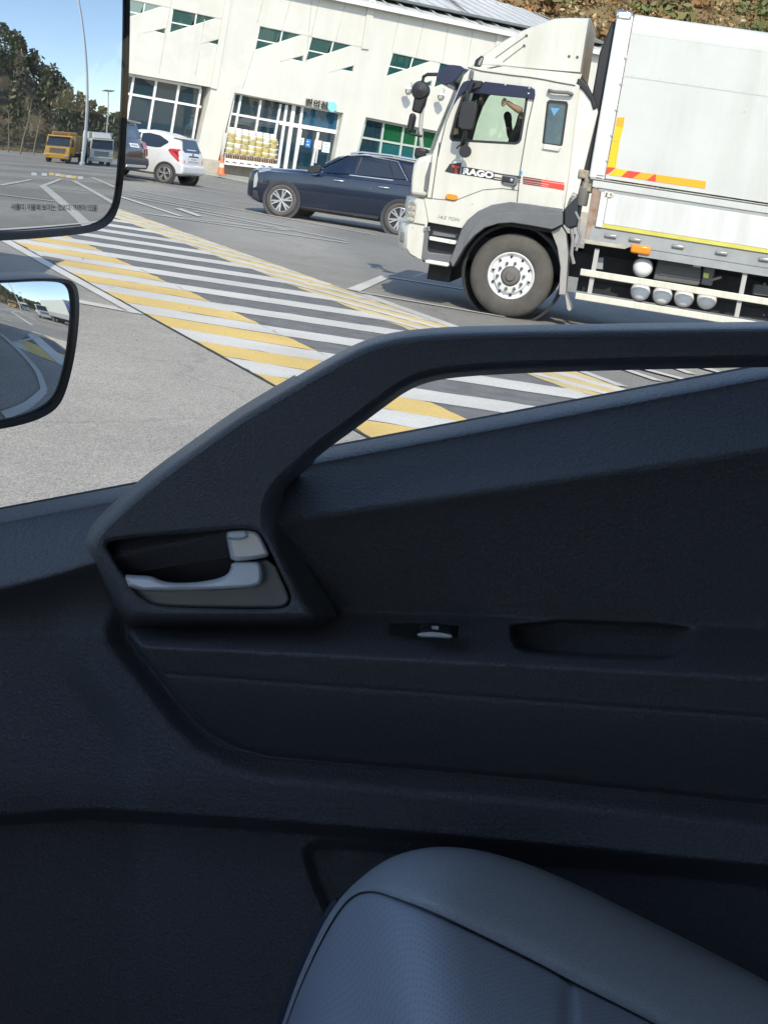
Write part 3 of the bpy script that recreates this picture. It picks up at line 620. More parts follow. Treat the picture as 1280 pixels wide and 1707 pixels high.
trk = empty('cargo_truck', TF_.o, TF_.yaw, 'large white box cargo truck with red and black door stripes', 'truck')
tx = lambda pts, t=0.0: TF_.XZ(pts, t)
tl = lambda p, t=0.0: TF_.L(p[0], p[1], t)
Q3, Q4, Q5, Q6, Q7 = zoom(600, 0, 3.048), zoom(640, 220, 3.556), zoom(920, 180, 3.556), zoom(740, 120, 8), zoom(700, 240, 4.923)
QH, QM, QC, QR = zoom(660, 80, 9.143), zoom(640, 320, 8), zoom(760, 20, 5.333), zoom(1000, 380, 4.571)
WID = 2.45
# --- cab shell: side profile with door and sleeper windows cut out
cab_px = [(714, 370), (707, 330), (712, 328), (721, 256), (733, 222), (757, 165), (773, 124), (788, 110), (800, 111), (880, 124), (950, 134), (966, 142), (957, 210), (948, 290), (939, 352), (893, 342), (851, 336.5), (822, 341), (797, 352), (780, 366), (770, 380)]
cab = tx(cab_px)
win_px = Q6([(235, 320), (330, 150), (400, 110), (1090, 200), (1120, 240), (1110, 400), (1030, 900), (1000, 945), (950, 962), (110, 915), (80, 890), (75, 850), (150, 560)])
win = tx(win_px); slw_px = Q3([(962, 506), (1050, 514), (1056, 530), (1028, 735), (1015, 742), (935, 732), (926, 722), (950, 515)]); slw = tx(slw_px)
def cab_side(b): b.prism(cab, 0.0, .05, [win, slw])
part('cab_side', WHT, trk, cab_side, bevel=.012)
def cab_far(b): b.prism(cab, WID-.05, WID, [win])
part('cab_side', WHT, trk, cab_far)
# skin over front, roof and back (no windscreen there), bulging slightly forward in the middle
idx = list(range(len(cab)))
def skin(b, a0, a1, bul=.0, mi=0):
    seg = cab[a0:a1+1]; ts = [.051, .2, .6, WID/2, WID-.6, WID-.2, WID-.051]; bu = [0, .5, .85, 1, .85, .5, 0]
    rs = [[(x-bul*k, t, z) for x, z in seg] for t, k in zip(ts, bu)]
    b.rings(rs, closed=False, mi=mi)
part('roof', WHT, trk, lambda b: skin(b, 6, 11, .0), smooth=35); part('back_panel', WHT, trk, lambda b: skin(b, 11, 14), smooth=35)
part('windscreen', TGLASS, trk, lambda b: skin(b, 3, 6, .16), smooth=60); part('front_panel', WHT, trk, lambda b: skin(b, 0, 3, .2), smooth=35)
# dark liner inside
LINER = pm('cab_liner', (.03, .033, .036), .8)
def liner(b):
    f = tl((862, 250)); b.box((tl((872, 200))[0]+.12, .06, 1.5), (tl((960, 200))[0]-.02, .12, 2.55)); b.box((-1.25, .07, 1.15), (.35, WID-.07, 1.3)); b.box((-1.28, .1, 1.3), (-.95, WID-.1, 1.98))
    b.box((.30, .13, 1.3), (.36, WID-.1, 2.7))
part('liner', LINER, trk, liner)
# seats seen against the far window
part('seat', LINER, trk, lambda b: (b.box((-.45, 1.35, 1.3), (.1, 1.9, 1.68)), b.prism([(-.02, 1.62), (.16, 1.62), (.34, 2.25), (.2, 2.28)], 1.4, 1.86)), bevel=.05)
part('seat', LINER, trk, lambda b: (b.box((-.45, .35, 1.3), (.1, .95, 1.62)), b.prism([(-.02, 1.6), (.14, 1.6), (.3, 2.1), (.18, 2.12)], .4, .92)), bevel=.05)
hr = [tl(p, 1.0) for p in Q6([(850, 515), (885, 540), (900, 600), (895, 680), (930, 900), (850, 900), (825, 690), (795, 590), (810, 540)])]
part('headrest', LINER, trk, lambda b: b.prism(smooth2([(p[0], p[2]) for p in hr], 2), .95, 1.08), bevel=.02)
part('glass', thin_glass('near_cab_glass', (.93, .95, .93), .03), trk, lambda b: b.prism(win, .022, .03)); part('glass', TGLASS, trk, lambda b: b.prism(win, WID-.03, WID-.022))
sg_ = part('sleeper_glass', pm('sleeper_glass', (.035, .07, .10), .08, coat=.5, col2=(.09, .16, .19), vscale=2.5), trk, lambda b: b.prism(slw, .02, .03))
tri = tx(Q3([(968, 545), (1015, 548), (985, 588)]), .018)
part('pennant', pm('pennant_blue', (.12, .30, .52), .6), sg_, lambda b: b.prism(tri, .012, .018))
part('window_seal', BLKP, trk, lambda b: b.prism(win, -.004, .02, [offset(win, -.028)])); part('window_seal', BLKP, trk, lambda b: b.prism(slw, -.004, .02, [offset(slw, -.022)]))
led = tx(Q3([(935, 728), (1025, 742), (1012, 768), (925, 755)])); part('sleeper_sill', WHT, trk, lambda b: b.prism(led, -.03, 0), bevel=.012)
# window deflector
vis_px = Q6([(108, 470), (215, 200), (260, 130), (350, 98), (820, 155), (1160, 195), (1215, 230), (1218, 300), (1205, 365), (1120, 350), (700, 310), (350, 275), (300, 250), (200, 330)])
vis = tx(vis_px)
vo = part('window_deflector', NAVY, trk, lambda b: b.prism(vis, -.038, -.018), bevel=.02)
for p in Q6([(345, 112), (530, 130), (822, 170), (1140, 215), (1130, 285)]):
    c = tl(p); part('screw', CHR, vo, lambda b: b.lathe([(0, -.052), (.012, -.05), (.014, -.036)], (c[0], 0, c[2]), 10), smooth=60)
# gaps between panels
def gap(px, w=.012, nm='panel_gap', t=-.003):
    P = tx(px)
    def f(b):
        for i in range(len(P)-1): b.bar((P[i][0], t, P[i][1]), (P[i+1][0], t, P[i+1][1]), .007, w)
    return part(nm, SEAMK, trk, f)
gap([(891, 158), (880, 205), (866, 290), (862, 336)]); gap(QH([(860, 890), (760, 1130), (690, 1420), (640, 1646)]) + Q4([(330, 60), (282, 390)])); gap(Q4([(282, 392), (370, 400), (420, 405), (520, 365), (590, 340), (700, 332), (800, 345)]), .006)
gap(Q4([(160, 372), (282, 392)]), .012); gap(QC([(105, 490), (230, 522), (500, 560), (640, 575), (780, 597), (900, 622), (1060, 650)]), .016)
# air deflector on the roof
sp_px = QC([(125, 492), (150, 450), (250, 365), (400, 255), (560, 165), (720, 95), (880, 45), (1000, 38), (1195, 42), (1160, 250), (1115, 545), (800, 520), (420, 480), (250, 510)])
sp = tx(sp_px, .18)
def spoiler(b):
    ts = [.18, .24, .45, WID-.45, WID-.24, WID-.18]; ins = [.02, .005, 0, 0, .005, .02]
    rs = []
    for t, k in zip(ts, ins): rs.append([(x, t, z) for x, z in offset(sp, -k)])
    n = len(sp); b.rings(rs)
    tr = tessellate_polygon([[Vector((x, z, 0)) for x, z in sp]]); b.add(rs[0], [tuple(q) for q in tr]); b.add(rs[-1], [tuple(q) for q in tr])
spo = part('air_deflector', WHT, trk, spoiler, smooth=30)
part('deflector_skirt', WHT, trk, lambda b: b.prism(tx(QC([(250, 512), (420, 478), (1120, 548), (1085, 640), (900, 615), (500, 552)]), .1), .1, WID-.1), bevel=.03)
P = tx(QC([(165, 480), (175, 425), (235, 380), (250, 400), (225, 480), (200, 492)]), .2); part('marker_lamp', BLKP, spo, lambda b: b.prism(P, .14, .22), bevel=.02)
P = tx(QC([(195, 470), (205, 430), (228, 400), (235, 415), (215, 470)]), .14); part('lamp_lens', CHR, spo, lambda b: b.prism(P, .125, .14), bevel=.01)
for a, c in [((350, 405), (628, 207)), ((420, 440), (607, 297))]:
    u, v = [tl(q, .2) for q in QC([a, c])]; part('crease', SEAMK, spo, lambda b: b.bar((u[0], .178, u[2]), (v[0], .178, v[2]), .006, .009)); part('rivet', SEAMK, spo, lambda b: b.lathe([(0, .17), (.018, .172), (.018, .182)], (v[0], 0, v[2]), 8))
for q in QC([(1005, 390), (1078, 397)]): v = tl(q, .18); part('rivet', SEAMK, spo, lambda b: b.lathe([(0, .17), (.018, .172), (.018, .182)], (v[0], 0, v[2]), 8))
# rear side fairing and its dark edge
P = tx([(966, 142), (985, 152), (997, 186), (984, 240), (962, 330), (940, 352), (948, 290), (957, 210)], .12)
part('side_fairing', pm('fairing_cream', (.66, .64, .57), .5, var=.08, vscale=3), trk, lambda b: b.prism(P, .05, .12), bevel=.015)
P = tx(QC([(1085, 588), (1130, 602), (1180, 660), (1240, 780), (1255, 853), (1222, 870), (1200, 790), (1140, 705), (1075, 640)]), .1); part('fairing_edge', BLKP, trk, lambda b: b.prism(P, .02, .3), bevel=.015)
# sleeper grab rail, roof light stub
u, v = [tl(q) for q in QC([(830, 695), (1030, 728)])]; part('grab_rail', GRYP, trk, lambda b: b.tube([(u[0], 0, u[2]), (u[0], -.05, u[2]), (u[0]+.06, -.07, u[2]-.01), (v[0]-.06, -.07, v[2]+.01), (v[0], -.05, v[2]), (v[0], 0, v[2])], .022), smooth=50)
c = tl(QC([(142, 560)])[0]); part('marker_lamp', GRYP, trk, lambda b: b.box((c[0]-.03, -.05, c[2]-.06), (c[0]+.02, 0.01, c[2]+.06)), bevel=.015)
# corner panel, bumper, headlight
P = tx([(690, 273), (699, 262), (721, 256), (712, 328), (685, 325), (686, 300)], .05); part('corner_panel', WHT, trk, lambda b: b.prism(P, .0, .35), bevel=.05, seg=3)
P = tx(Q4([(272, 175), (285, 180), (255, 350), (236, 345), (245, 260)])); part('air_slot', GRYP, trk, lambda b: b.prism(P, -.012, .01), bevel=.006)
bum = tx(QM([(330, 60), (610, 95), (545, 440), (485, 890), (360, 865), (250, 800), (205, 720), (215, 480), (250, 395), (300, 330), (300, 180)]), .02)
def bumper(b):
    ts = [.02, .06, .16, .5, WID-.5, WID-.16, WID-.06, WID-.02]; mv = [.10, .05, .0, -.1, -.1, 0, .05, .1]
    rs = [[(x + (k if x < -1.3 else k*.3), t, z) for x, z in bum] for t, k in zip(ts, mv)]; b.rings(rs)
    tr = tessellate_polygon([[Vector((x, z, 0)) for x, z in bum]]); b.add(rs[0], [tuple(q) for q in tr]); b.add(rs[-1], [tuple(q) for q in tr])
part('bumper', WHT, trk, bumper, smooth=35)
gap(QM([(395, 410), (545, 435)]), .012, t=.012); gap(QM([(245, 395), (310, 400)]), .01, t=.012)
P = tx(QM([(318, 120), (345, 105), (432, 140), (425, 250), (395, 410), (318, 392), (308, 260)]), .0); hl = part('headlight', pm('headlight_lens', (.30, .33, .36), .1, coat=.8), trk, lambda b: b.prism(P, -.012, .06), bevel=.02)
for p in QM([(372, 180), (372, 255), (360, 330)]): c = tl(p); part('reflector', CHR, hl, lambda b: b.lathe([(0, -.02), (.05, -.022), (.055, -.01)], (c[0], 0, c[2]), 14), smooth=40)
c0, c1 = tl(QM([(222, 530)])[0]), tl(QM([(240, 670)])[0]); part('fog_lamp', GRYP, trk, lambda b: b.box((c0[0]-.01, .06, c1[2]), (c0[0]+.06, .4, c0[2])), bevel=.02)
# steps
P = tx(QM([(590, 390), (1050, 460), (1000, 560), (870, 960), (520, 930), (500, 850), (560, 480)]), .1); part('step_well', BLKP, trk, lambda b: b.prism(P, .1, .5))
P = tx(QM([(545, 470), (600, 470), (575, 760), (590, 800), (890, 835), (905, 830), (885, 960), (560, 915), (540, 935), (500, 870)]), .0); part('step_frame', GRYP, trk, lambda b: b.prism(P, .0, .12), bevel=.02)
for q, th in [([(605, 590), (640, 590), (955, 645), (965, 670), (955, 695), (900, 690), (610, 635)], -.03), ([(550, 905), (600, 898), (860, 940), (875, 970), (850, 995), (555, 945)], -.03)]:
    P = tx(QM(q)); part('step', pm('step_plate', (.66, .65, .60), .4), trk, lambda b: b.prism(P, th, .25), bevel=.012)
P = tx(QM([(650, 520), (950, 575), (940, 610), (640, 570)])); part('step_tread', GRYP, trk, lambda b: b.prism(P, .06, .1))
for q in QM([(548, 475), (550, 500), (600, 470), (604, 500)]): c = tl(q); part('bolt', STEEL, trk, lambda b: b.lathe([(0, -.02), (.015, -.02), (.015, .0)], (c[0], 0, c[2]), 8))
# wheel arch flare
WC = tl((850, 459)); WR = .535; wcx, wcz = -.085, .535
fo = tx(Q4([(1060, 460), (900, 430), (750, 412), (640, 430), (560, 470), (500, 520), (460, 580), (425, 680), (395, 760), (410, 800), (440, 750), (480, 680), (540, 610), (600, 565), (680, 540), (760, 535), (860, 550), (1000, 575), (1060, 545)]))
part('wheel_arch', GRYP, trk, lambda b: b.prism(fo, -.06, .25), bevel=.03, seg=3)
fl = tx(Q4([(1060, 480), (900, 480), (760, 470), (650, 482), (590, 510), (540, 550), (500, 610), (470, 680), (440, 750), (480, 680), (540, 610), (600, 565), (680, 540), (760, 535), (860, 550), (1000, 575), (1060, 545)]))
part('arch_lip', GRYP, trk, lambda b: b.prism(fl, -.085, -.05), bevel=.015)
P = tx(Q4([(855, 425), (880, 375), (920, 352), (980, 350), (1065, 362), (1060, 455), (900, 432)])); part('arch_blister', WHT, trk, lambda b: b.prism(P, -.03, .0), bevel=.02)
part('arch_liner', BLKP, trk, lambda b: b.lathe([(.62, .26), (.66, .26), (.66, .9), (.62, .9)], (wcx, 0, wcz), 40))
part('arch_liner', DKFR, trk, lambda b: b.box((-.75, .9, .5), (.6, 1.0, 1.15)))
# mud flap
P = tx(Q4([(990, 590), (1050, 560), (1075, 600), (1090, 720), (1075, 965), (1035, 965), (1045, 800), (1025, 680)])); part('mud_flap', pm('flap_grey', (.33, .32, .30), .7, var=.1, vscale=5), trk, lambda b: b.prism(P, .02, .45), bevel=.01)
P = tx(Q4([(1072, 960), (1080, 965), (1110, 1050), (1098, 1062), (1085, 1050)])); part('flap_tail', MATS['flap_grey'], trk, lambda b: b.prism(P, .04, .4))
def truck_wheel(parent, cx, cy, cz, r, steer=True, out=-1, nm='wheel'):
    o = empty(nm, (cx, cy, cz), 0, parent=parent)
    k = out
    part('tyre', RUB, o, lambda b: (b.lathe([(r*.56, -.005*k), (r*.60, .012*k), (r*.70, .022*k), (r*.82, .018*k), (r*.93, -.0*k), (r*.975, -.03*k), (r, -.07*k), (r, -.25*k), (r*.95, -.29*k), (r*.6, -.3*k), (r*.56, -.28*k)], n=56), ), smooth=35)
    part('rim', RIMW, o, lambda b: b.lathe([(r*.565, .0), (r*.545, .012*k), (r*.52, .004*k), (r*.49, -.03*k), (r*.44, -.035*k), (r*.40, .015*k), (r*.30, .03*k), (r*.24, .032*k), (r*.235, .0)], n=48), smooth=40)
    part('hub', DUSTY, o, lambda b: b.lathe([(0, .095*k), (r*.10, .095*k), (r*.12, .075*k), (r*.2, .065*k), (r*.24, .03*k), (r*.24, -.02*k)], n=24), smooth=40)
    for i in range(10):
        a = 2*math.pi*(i+.2)/10; part('wheel_nut', DUSTY, o, lambda b: b.lathe([(0, .075*k), (.013, .075*k), (.022, .03*k), (.024, .02*k)], (r*.315*math.cos(a), 0, r*.315*math.sin(a)), 8), smooth=50)
        a = 2*math.pi*(i+.7)/10; part('hand_hole', BLKP, o, lambda b: b.lathe([(0, .006*k), (.016, .006*k), (.016, -.02*k)], (r*.455*math.cos(a), -.008*k if False else .0, r*.455*math.sin(a)), 10))
    return o
fw = truck_wheel(trk, wcx, .06, wcz, WR)
def dup_wheel(src, x, y, flip=False):
    c = copy_tree(src, src.parent); c.location = (x, y, src.location[2])
    if flip: c.rotation_euler[2] += math.pi
    return c
for x in (5.3, 6.6): dup_wheel(fw, x, .06); 
for x in (wcx, 5.3, 6.6): dup_wheel(fw, x, WID-.06, True)
# lettering and stripes on the door
def decal(px, mat, t=-.0035, nm='decal', par=None):
    P = tx(px); return part(nm, mat, par or trk, lambda b: b.prism(P, t, t+.002))
BLKD = pm('decal_black', (.03, .028, .03), .4); REDD = pm('decal_red', (.72, .06, .04), .4); WHD = pm('decal_white', (.78, .77, .72), .4); REDK = pm('decal_dark_red', (.22, .03, .03), .4)
decal(Q7([(203, 222), (245, 160), (342, 150), (328, 245), (262, 238)]), BLKD)
decal(Q7([(343, 182), (420, 192), (665, 240), (830, 262), (826, 285), (800, 280), (690, 255), (610, 240), (605, 290), (640, 292), (338, 246)]), BLKD)
decal(Q7([(608, 265), (668, 274), (666, 282), (606, 274)]), BLKD, -.0045); decal(Q7([(604, 282), (668, 292), (666, 300), (602, 292)]), BLKD, -.0045)
decal(Q7([(800, 288), (826, 293), (824, 300), (798, 296)]), BLKD, -.0045); decal(Q7([(800, 305), (824, 309), (822, 317), (798, 312)]), BLKD, -.0045)
P4 = lambda f0, f1, y0, y1: [(845+340*f0, 263+y0+f0*52), (845+340*f1, 263+y0+f1*52), (842+338*f1, 263+y1+f1*50), (842+338*f0, 263+y1+f0*50)]
for y0, y1 in ((0, 10), (15, 32), (37, 48), (52, 62)):
    decal(Q7(P4(0, .45, y0, y1)), REDK); decal(Q7(P4(.45, 1, y0, y1)), REDD)
decal(Q7([(1062, 320), (1185, 340), (1180, 378), (1050, 352)]), REDD, -.005)
def tlet(body, A, B, C_, mat, t, shear=0, bold=.02, nm='lettering'):
    vs, fs = textmesh(body, 1.0, shear, bold); a, b_, c_ = [tx([q])[0] for q in (A, B, C_)]
    x0 = min(v[0] for v in vs); x1 = max(v[0] for v in vs); y0 = min(v[1] for v in vs); y1 = max(v[1] for v in vs)
    mb = MB(); mb.add([(a[0]+(b_[0]-a[0])*(x-x0)/(x1-x0)+(c_[0]-a[0])*(y-y0)/(y1-y0), t, a[1]+(b_[1]-a[1])*(x-x0)/(x1-x0)+(c_[1]-a[1])*(y-y0)/(y1-y0)) for x, y in vs], fs)
    return mb.build(nm, mat, trk)
tlet('T', *Q7([(268, 236), (330, 246), (262, 170)]), REDD, -.007, 0, .06)
tlet('RAGO', *Q7([(344, 249), (606, 288), (353, 184)]), BLKD, -.0055, 0, .085)
tlet('RAGO', *Q7([(350, 244), (600, 282), (358, 190)]), WHD, -.007, 0, .05)
tlet('14.5 TON', *Q7([(145, 606), (325, 635), (150, 580)]), pm('badge_grey', (.22, .21, .19), .4), -.004, .3, .01)
tlet('ALLSPEC', *Q7([(1064, 350), (1160, 366), (1068, 332)]), WHD, -.007, .3, .02) if False else None
decal(Q7([(815, 220), (842, 220), (838, 250), (812, 262)]), pm('sticker_blue', (.08, .30, .55), .4), -.005)
P = tx(Q7([(672, 262), (690, 252), (795, 268), (802, 285), (795, 335), (775, 345), (680, 325), (668, 310)])); dh = part('door_handle', GRYP, trk, lambda b: b.prism(P, -.03, 0), bevel=.012)
c = tl(Q7([(735, 292)])[0]); part('lever', BLKP, dh, lambda b: b.box((c[0]-.09, -.045, c[2]-.03), (c[0]+.06, -.03, c[2]+.035)), bevel=.012); part('lock', CHR, dh, lambda b: b.lathe([(0, -.05), (.02, -.048), (.022, -.03)], (c[0]+.03, 0, c[2]-.0), 12))
c = tl(Q7([(765, 360)])[0]); part('keyhole', GRYP, trk, lambda b: b.lathe([(0, -.012), (.02, -.012), (.022, 0)], (c[0], 0, c[2]), 12))
P = tx(Q7([(212, 420), (230, 405), (300, 415), (314, 432), (305, 455), (285, 460), (222, 447), (210, 438)])); part('marker_lamp', AMB, trk, lambda b: b.prism(P, -.03, 0), bevel=.012)
# mirrors: near side main mirror with its arms, the front mirror pair on the far side
mm_ = empty('mirror', parent=trk)
mp = [tl(q, -.30) for q in Q6([(260, 385), (400, 385), (445, 405), (440, 500), (400, 740), (370, 765), (230, 755), (190, 720), (205, 620), (240, 420)])]
part('housing', BLKP, mm_, lambda b: b.prism([(p[0], p[2]) for p in mp], -.36, -.24), bevel=.035, seg=3)
a0, a1 = tl(Q6([(400, 175)])[0], -.05), tl(Q6([(300, 380)])[0], -.30); b0, b1 = tl(Q6([(265, 960)])[0], -.05), tl(Q6([(290, 760)])[0], -.30)
part('arm', BLKP, mm_, lambda b: (b.tube([(a0[0], 0, a0[2]), (a0[0]-.02, -.2, a0[2]+.03), (a1[0], -.3, a1[2]+.12), (a1[0], -.3, a1[2])], .03), b.tube([(b0[0], 0, b0[2]), (b0[0], -.2, b0[2]), (b1[0], -.3, b1[2]-.04), (b1[0], -.3, b1[2])], .03)), smooth=50)
P = tx(Q6([(340, 110), (520, 120), (500, 200), (400, 235), (340, 240)])); part('arm_base', BLKP, mm_, lambda b: b.prism(P, -.10, -.03), bevel=.02)
c = tl(Q6([(285, 1055)])[0], -.22); part('spot_mirror', BLKP, mm_, lambda b: (b.lathe([(0, .06), (.05, .05), (.075, .015), (.078, -.02), (0, -.02)], (c[0], -.22, c[2]), 20), b.tube([(c[0], -.2, c[2]), (c[0], -.2, c[2]+.15)], .012), b.tube([(c[0], -.2, c[2]+.06), (c[0]-.09, -.2, c[2]+.06), (c[0]-.12, -.2, c[2]+.02)], .012)), smooth=40)
# visor across the windscreen top
sv = [tl(q, .3) for q in QH([(640, 500), (700, 380), (780, 300), (860, 270), (1080, 300), (1060, 400), (920, 545), (770, 590)])]
sv = [(p[0], p[2]) for p in sv]
part('sun_visor', NAVY, trk, lambda b: b.prism(smooth2(sv, 1), .02, WID-.02), bevel=.03, smooth=35)
fm = empty('mirror', parent=trk); FT = WID+.05
fp = lambda q: tl(QH([q])[0], FT)
p0, p1, p2, p3 = fp((650, 395)), fp((480, 395)), fp((420, 430)), fp((395, 530)); part('arm', BLKP, fm, lambda b: b.tube([(p[0], FT, p[2]) for p in (p0, p1, p2, p3)] , .026), smooth=50)
P = [fp(q) for q in [(290, 700), (480, 690), (440, 860), (390, 1000), (240, 960)]]; part('housing', BLKP, fm, lambda b: b.prism([(p[0], p[2]) for p in P], FT-.05, FT+.12), bevel=.03)
c = fp((375, 640)); part('housing', BLKP, fm, lambda b: b.lathe([(0, -.1), (.11, -.08), (.135, 0), (.13, .06), (0, .07)], (c[0], FT, c[2]), 24), smooth=40)
P = [fp(q) for q in [(215, 990), (280, 980), (300, 1050), (260, 1260), (200, 1290), (170, 1200)]]; part('housing', BLKP, fm, lambda b: b.prism([(p[0], p[2]) for p in P], FT-.05, FT+.1), bevel=.03)
p0, p1, p2 = fp((420, 690)), fp((370, 1200)), fp((395, 1580)); part('arm', pm('mirror_arm_grey', (.45, .45, .42), .4), fm, lambda b: (b.tube([(p[0], FT+.02, p[2]) for p in (p0, p1, p2)], .03), ), smooth=50)
p0, p1 = fp((220, 1300)), fp((400, 1340)); part('arm', BLKP, fm, lambda b: b.tube([(p0[0], FT, p0[2]), (p1[0], FT, p1[2])], .02), smooth=50)
p0 = fp((395, 1590)); part('arm_base', BLKP, fm, lambda b: b.box((p0[0]-.08, FT-.2, p0[2]-.08), (p0[0]+.1, FT+.05, p0[2]+.06)), bevel=.03)

# --- cargo box
BT = -.02
bt = lambda pts, t=BT: TF_.XZ(pts, t)
BX0, BX1 = bt([(1012, 250)])[0][0], 8.2
ztop = bt([(1050, 22)])[0][1]; zb = bt([(1000, 290)])[0][1]
fr_x = lambda z: .93
xa = bt(Q5([(255, 400)]))[0][0]
Zt, Zm = 3.90, bt(Q5([(250, 405)]))[0][1]
xs0 = bt(Q5([(318, 390)]))[0][0]; xA = xs0-.20
part('box_side', BOXW, trk, lambda b: b.box((xs0+.005, BT, Zm), (BX1, BT+.04, Zt-.24)))
part('box_side', BOXW, trk, lambda b: b.box((xs0+.005, WID-.02, Zm), (BX1, WID+.02, Zt-.24)))
def boxroof(b):
    pr = [(BT, Zt-.239), (BT, Zt-.16), (BT+.04, Zt-.05), (BT+.12, Zt), (WID-.1, Zt), (WID-.02, Zt-.05), (WID+.02, Zt-.16), (WID+.02, Zt-.239)]
    b.rings([[(x, y, z) for y, z in pr] for x in (xs0+.005, BX1)], closed=False)
part('box_roof', BOXW, trk, boxroof, smooth=40); part('box_front', BOXW, trk, lambda b: b.box((xA+.06, BT+.05, Zm), (xA+.1, WID-.05, Zt-.03)))
part('corner_post', pm('post_white', (.66, .67, .66), .35, coat=.2), trk, lambda b: b.box((xA, BT-.012, Zm-.02), (xs0-.004, BT+.06, Zt-.03)), bevel=.02)
part('corner_cap', CHR, trk, lambda b: b.box((xA-.01, BT-.02, Zt-.10), (xs0-.02, BT+.3, Zt+.02)), bevel=.03)
part('seal_strip', BLKP, trk, lambda b: b.prism([(xA-.14, 1.7), (xA-.005, 1.7), (xA-.005, Zt-.12), (xA-.05, Zt-.1), (xA-.14, Zt-.5)], .1, WID-.1), bevel=.02)
part('refrigeration_unit', DKFR, trk, lambda b: b.box((xA-.2, .5, 1.3), (xA-.1, WID-.5, 2.9)), bevel=.04)
for z in np.arange(Zm+.2, Zt-.3, .31): part('hinge_pin', GALV, trk, lambda b: b.box((xs0-.03, BT-.018, z), (xs0+.012, BT, z+.02)))
zj = bt(Q5([(1280, 40)]))[0][1]; sj = [tl(q, BT) for q in zoom(920, 0, 3.556)([(405, 445), (1280, 580)])]
part('side_seam', pm('seam_grey', (.48, .48, .45), .7), trk, lambda b: b.box((xs0-.03, BT-.003, sj[0][2]-.006), (BX1, BT, sj[0][2]+.006)))  # thin grey strip marking the joint along the box side
for i in range(40): part('rivet', MATS['seam_grey'], trk, lambda b: b.box((xs0+.1+i*.17, BT-.005, sj[0][2]+.014), (xs0+.112+i*.17, BT, sj[0][2]+.024)))
# reflective tape
def tape(px, mat): P = bt(Q5(px)); part('reflective_tape', mat, trk, lambda b: b.prism(P, BT-.005, BT-.0025))
tape([(385, 55), (430, 52), (422, 110), (378, 100)], ORGT); tape([(378, 101), (422, 111), (400, 200), (358, 190)], YELT); tape([(357, 192), (400, 202), (378, 352), (326, 348)], YELT)
ty0 = lambda x: 352+(x-326)*.137; ty1 = lambda x: 391+(x-318)*.148
tape([(326, 350), (376, 353), (335, 388), (318, 391)], REDT); tape([(377, 354), (450, ty0(450)), (410, ty1(410)), (337, ty1(337))], YELT); tape([(451, ty0(451)), (528, ty0(528)), (478, ty1(478)), (411, ty1(411))], REDT); tape([(529, ty0(529)), (608, ty0(608)), (560, ty1(560)), (479, ty1(479))], ORGT)
tape([(609, ty0(609)), (616, ty0(616)), (613, ty1(613)), (561, ty1(561))], REDT); tape([(617, ty0(617)), (913, ty0(913)), (908, ty1(908)-2), (614, ty1(614))], ORGT)
# lower rails and drop side
za = bt(Q5([(250, 430)]))[0][1]
def zat(y): return bt(Q5([(330, y)]))[0][1]
z0, z1, z2, z3, z4, z5, z6 = zat(412), zat(432), zat(480), zat(500), zat(688), zat(712), zat(800)
part('side_rail', BOXW, trk, lambda b: (b.box((xs0-.18, BT-.03, z1), (BX1, BT+.03, Zm-.021)),), bevel=.008)
part('side_rail', GALV, trk, lambda b: b.box((xs0-.16, BT-.012, z1-.014), (BX1, BT+.03, z1-.001)))
part('side_rail', BOXW, trk, lambda b: b.box((xs0-.14, BT-.02, z2), (BX1, BT+.03, z1-.015)), bevel=.008)
part('side_rail', GALV, trk, lambda b: b.box((xs0-.05, BT-.006, z3), (BX1, BT+.03, z2-.001)))
xg = bt(Q5([(318, 600)]))[0][0]
part('drop_side', pm('gate_white', (.62, .62, .60), .4, streak=.12, sscale=4, var=.03, vscale=2), trk, lambda b: b.box((xg, BT-.016, z4), (BX1, BT+.03, z3-.001)), bevel=.006)
part('gate_stripe', YEL, trk, lambda b: b.box((xg-.02, BT-.02, z5), (BX1, BT+.03, z4-.001)))
part('gate_post', pm('post_white', (.78, .79, .78)), trk, lambda b: b.box((xg-.09, BT-.03, z5), (xg-.004, BT+.03, z3-.001)), bevel=.006)
P = bt(Q5([(310, 490), (365, 500), (368, 515), (350, 528), (308, 525)])); hg = part('hinge_plate', CREAM, trk, lambda b: b.prism(P, BT-.036, BT-.018), bevel=.004)
for q in Q5([(325, 505), (350, 510), (322, 518)]): c = tl(q, BT); part('bolt', DUSTY, hg, lambda b: b.lathe([(0, BT-.045), (.012, BT-.044), (.012, BT-.034)], (c[0], 0, c[2]), 8))
part('bed_frame', GALV, trk, lambda b: b.box((xg-.14, BT, z6), (BX1, BT+.06, z5-.001)), bevel=.006)
part('bed_frame', RUST, trk, lambda b: (b.prism(bt(Q5([(240, 470), (305, 475), (262, 745), (330, 760), (560, 800), (500, 832), (190, 790), (225, 560)])), BT+.002, .1)), bevel=.01)
part('bed_lip', pm('lip_grey', (.40, .37, .30), .7, var=.2, vscale=5), trk, lambda b: b.prism(bt(Q5([(188, 775), (470, 818), (430, 835), (190, 800)])), BT-.03, BT), bevel=.006)
part('bed_beam', GALV, trk, lambda b: b.box((xg+.5, BT+.004, z6-.10), (BX1, BT+.08, z6-.003)))
for q in Q5([(348, 757), (492, 780), (747, 820), (1005, 858), (1262, 897), (1520, 935)]):
    c = tl(q, BT); part('gate_hinge', STEEL, trk, lambda b: (b.box((c[0]-.075, BT-.03, c[2]-.02), (c[0]+.075, BT+.0, c[2]+.02)), ), bevel=.01)
c = tl(Q5([(525, 838)])[0], BT); part('marker_lamp', AMB, trk, lambda b: b.box((c[0]-.125, BT-.03, c[2]-.055), (c[0]+.125, BT+.02, c[2]+.055)), bevel=.03)
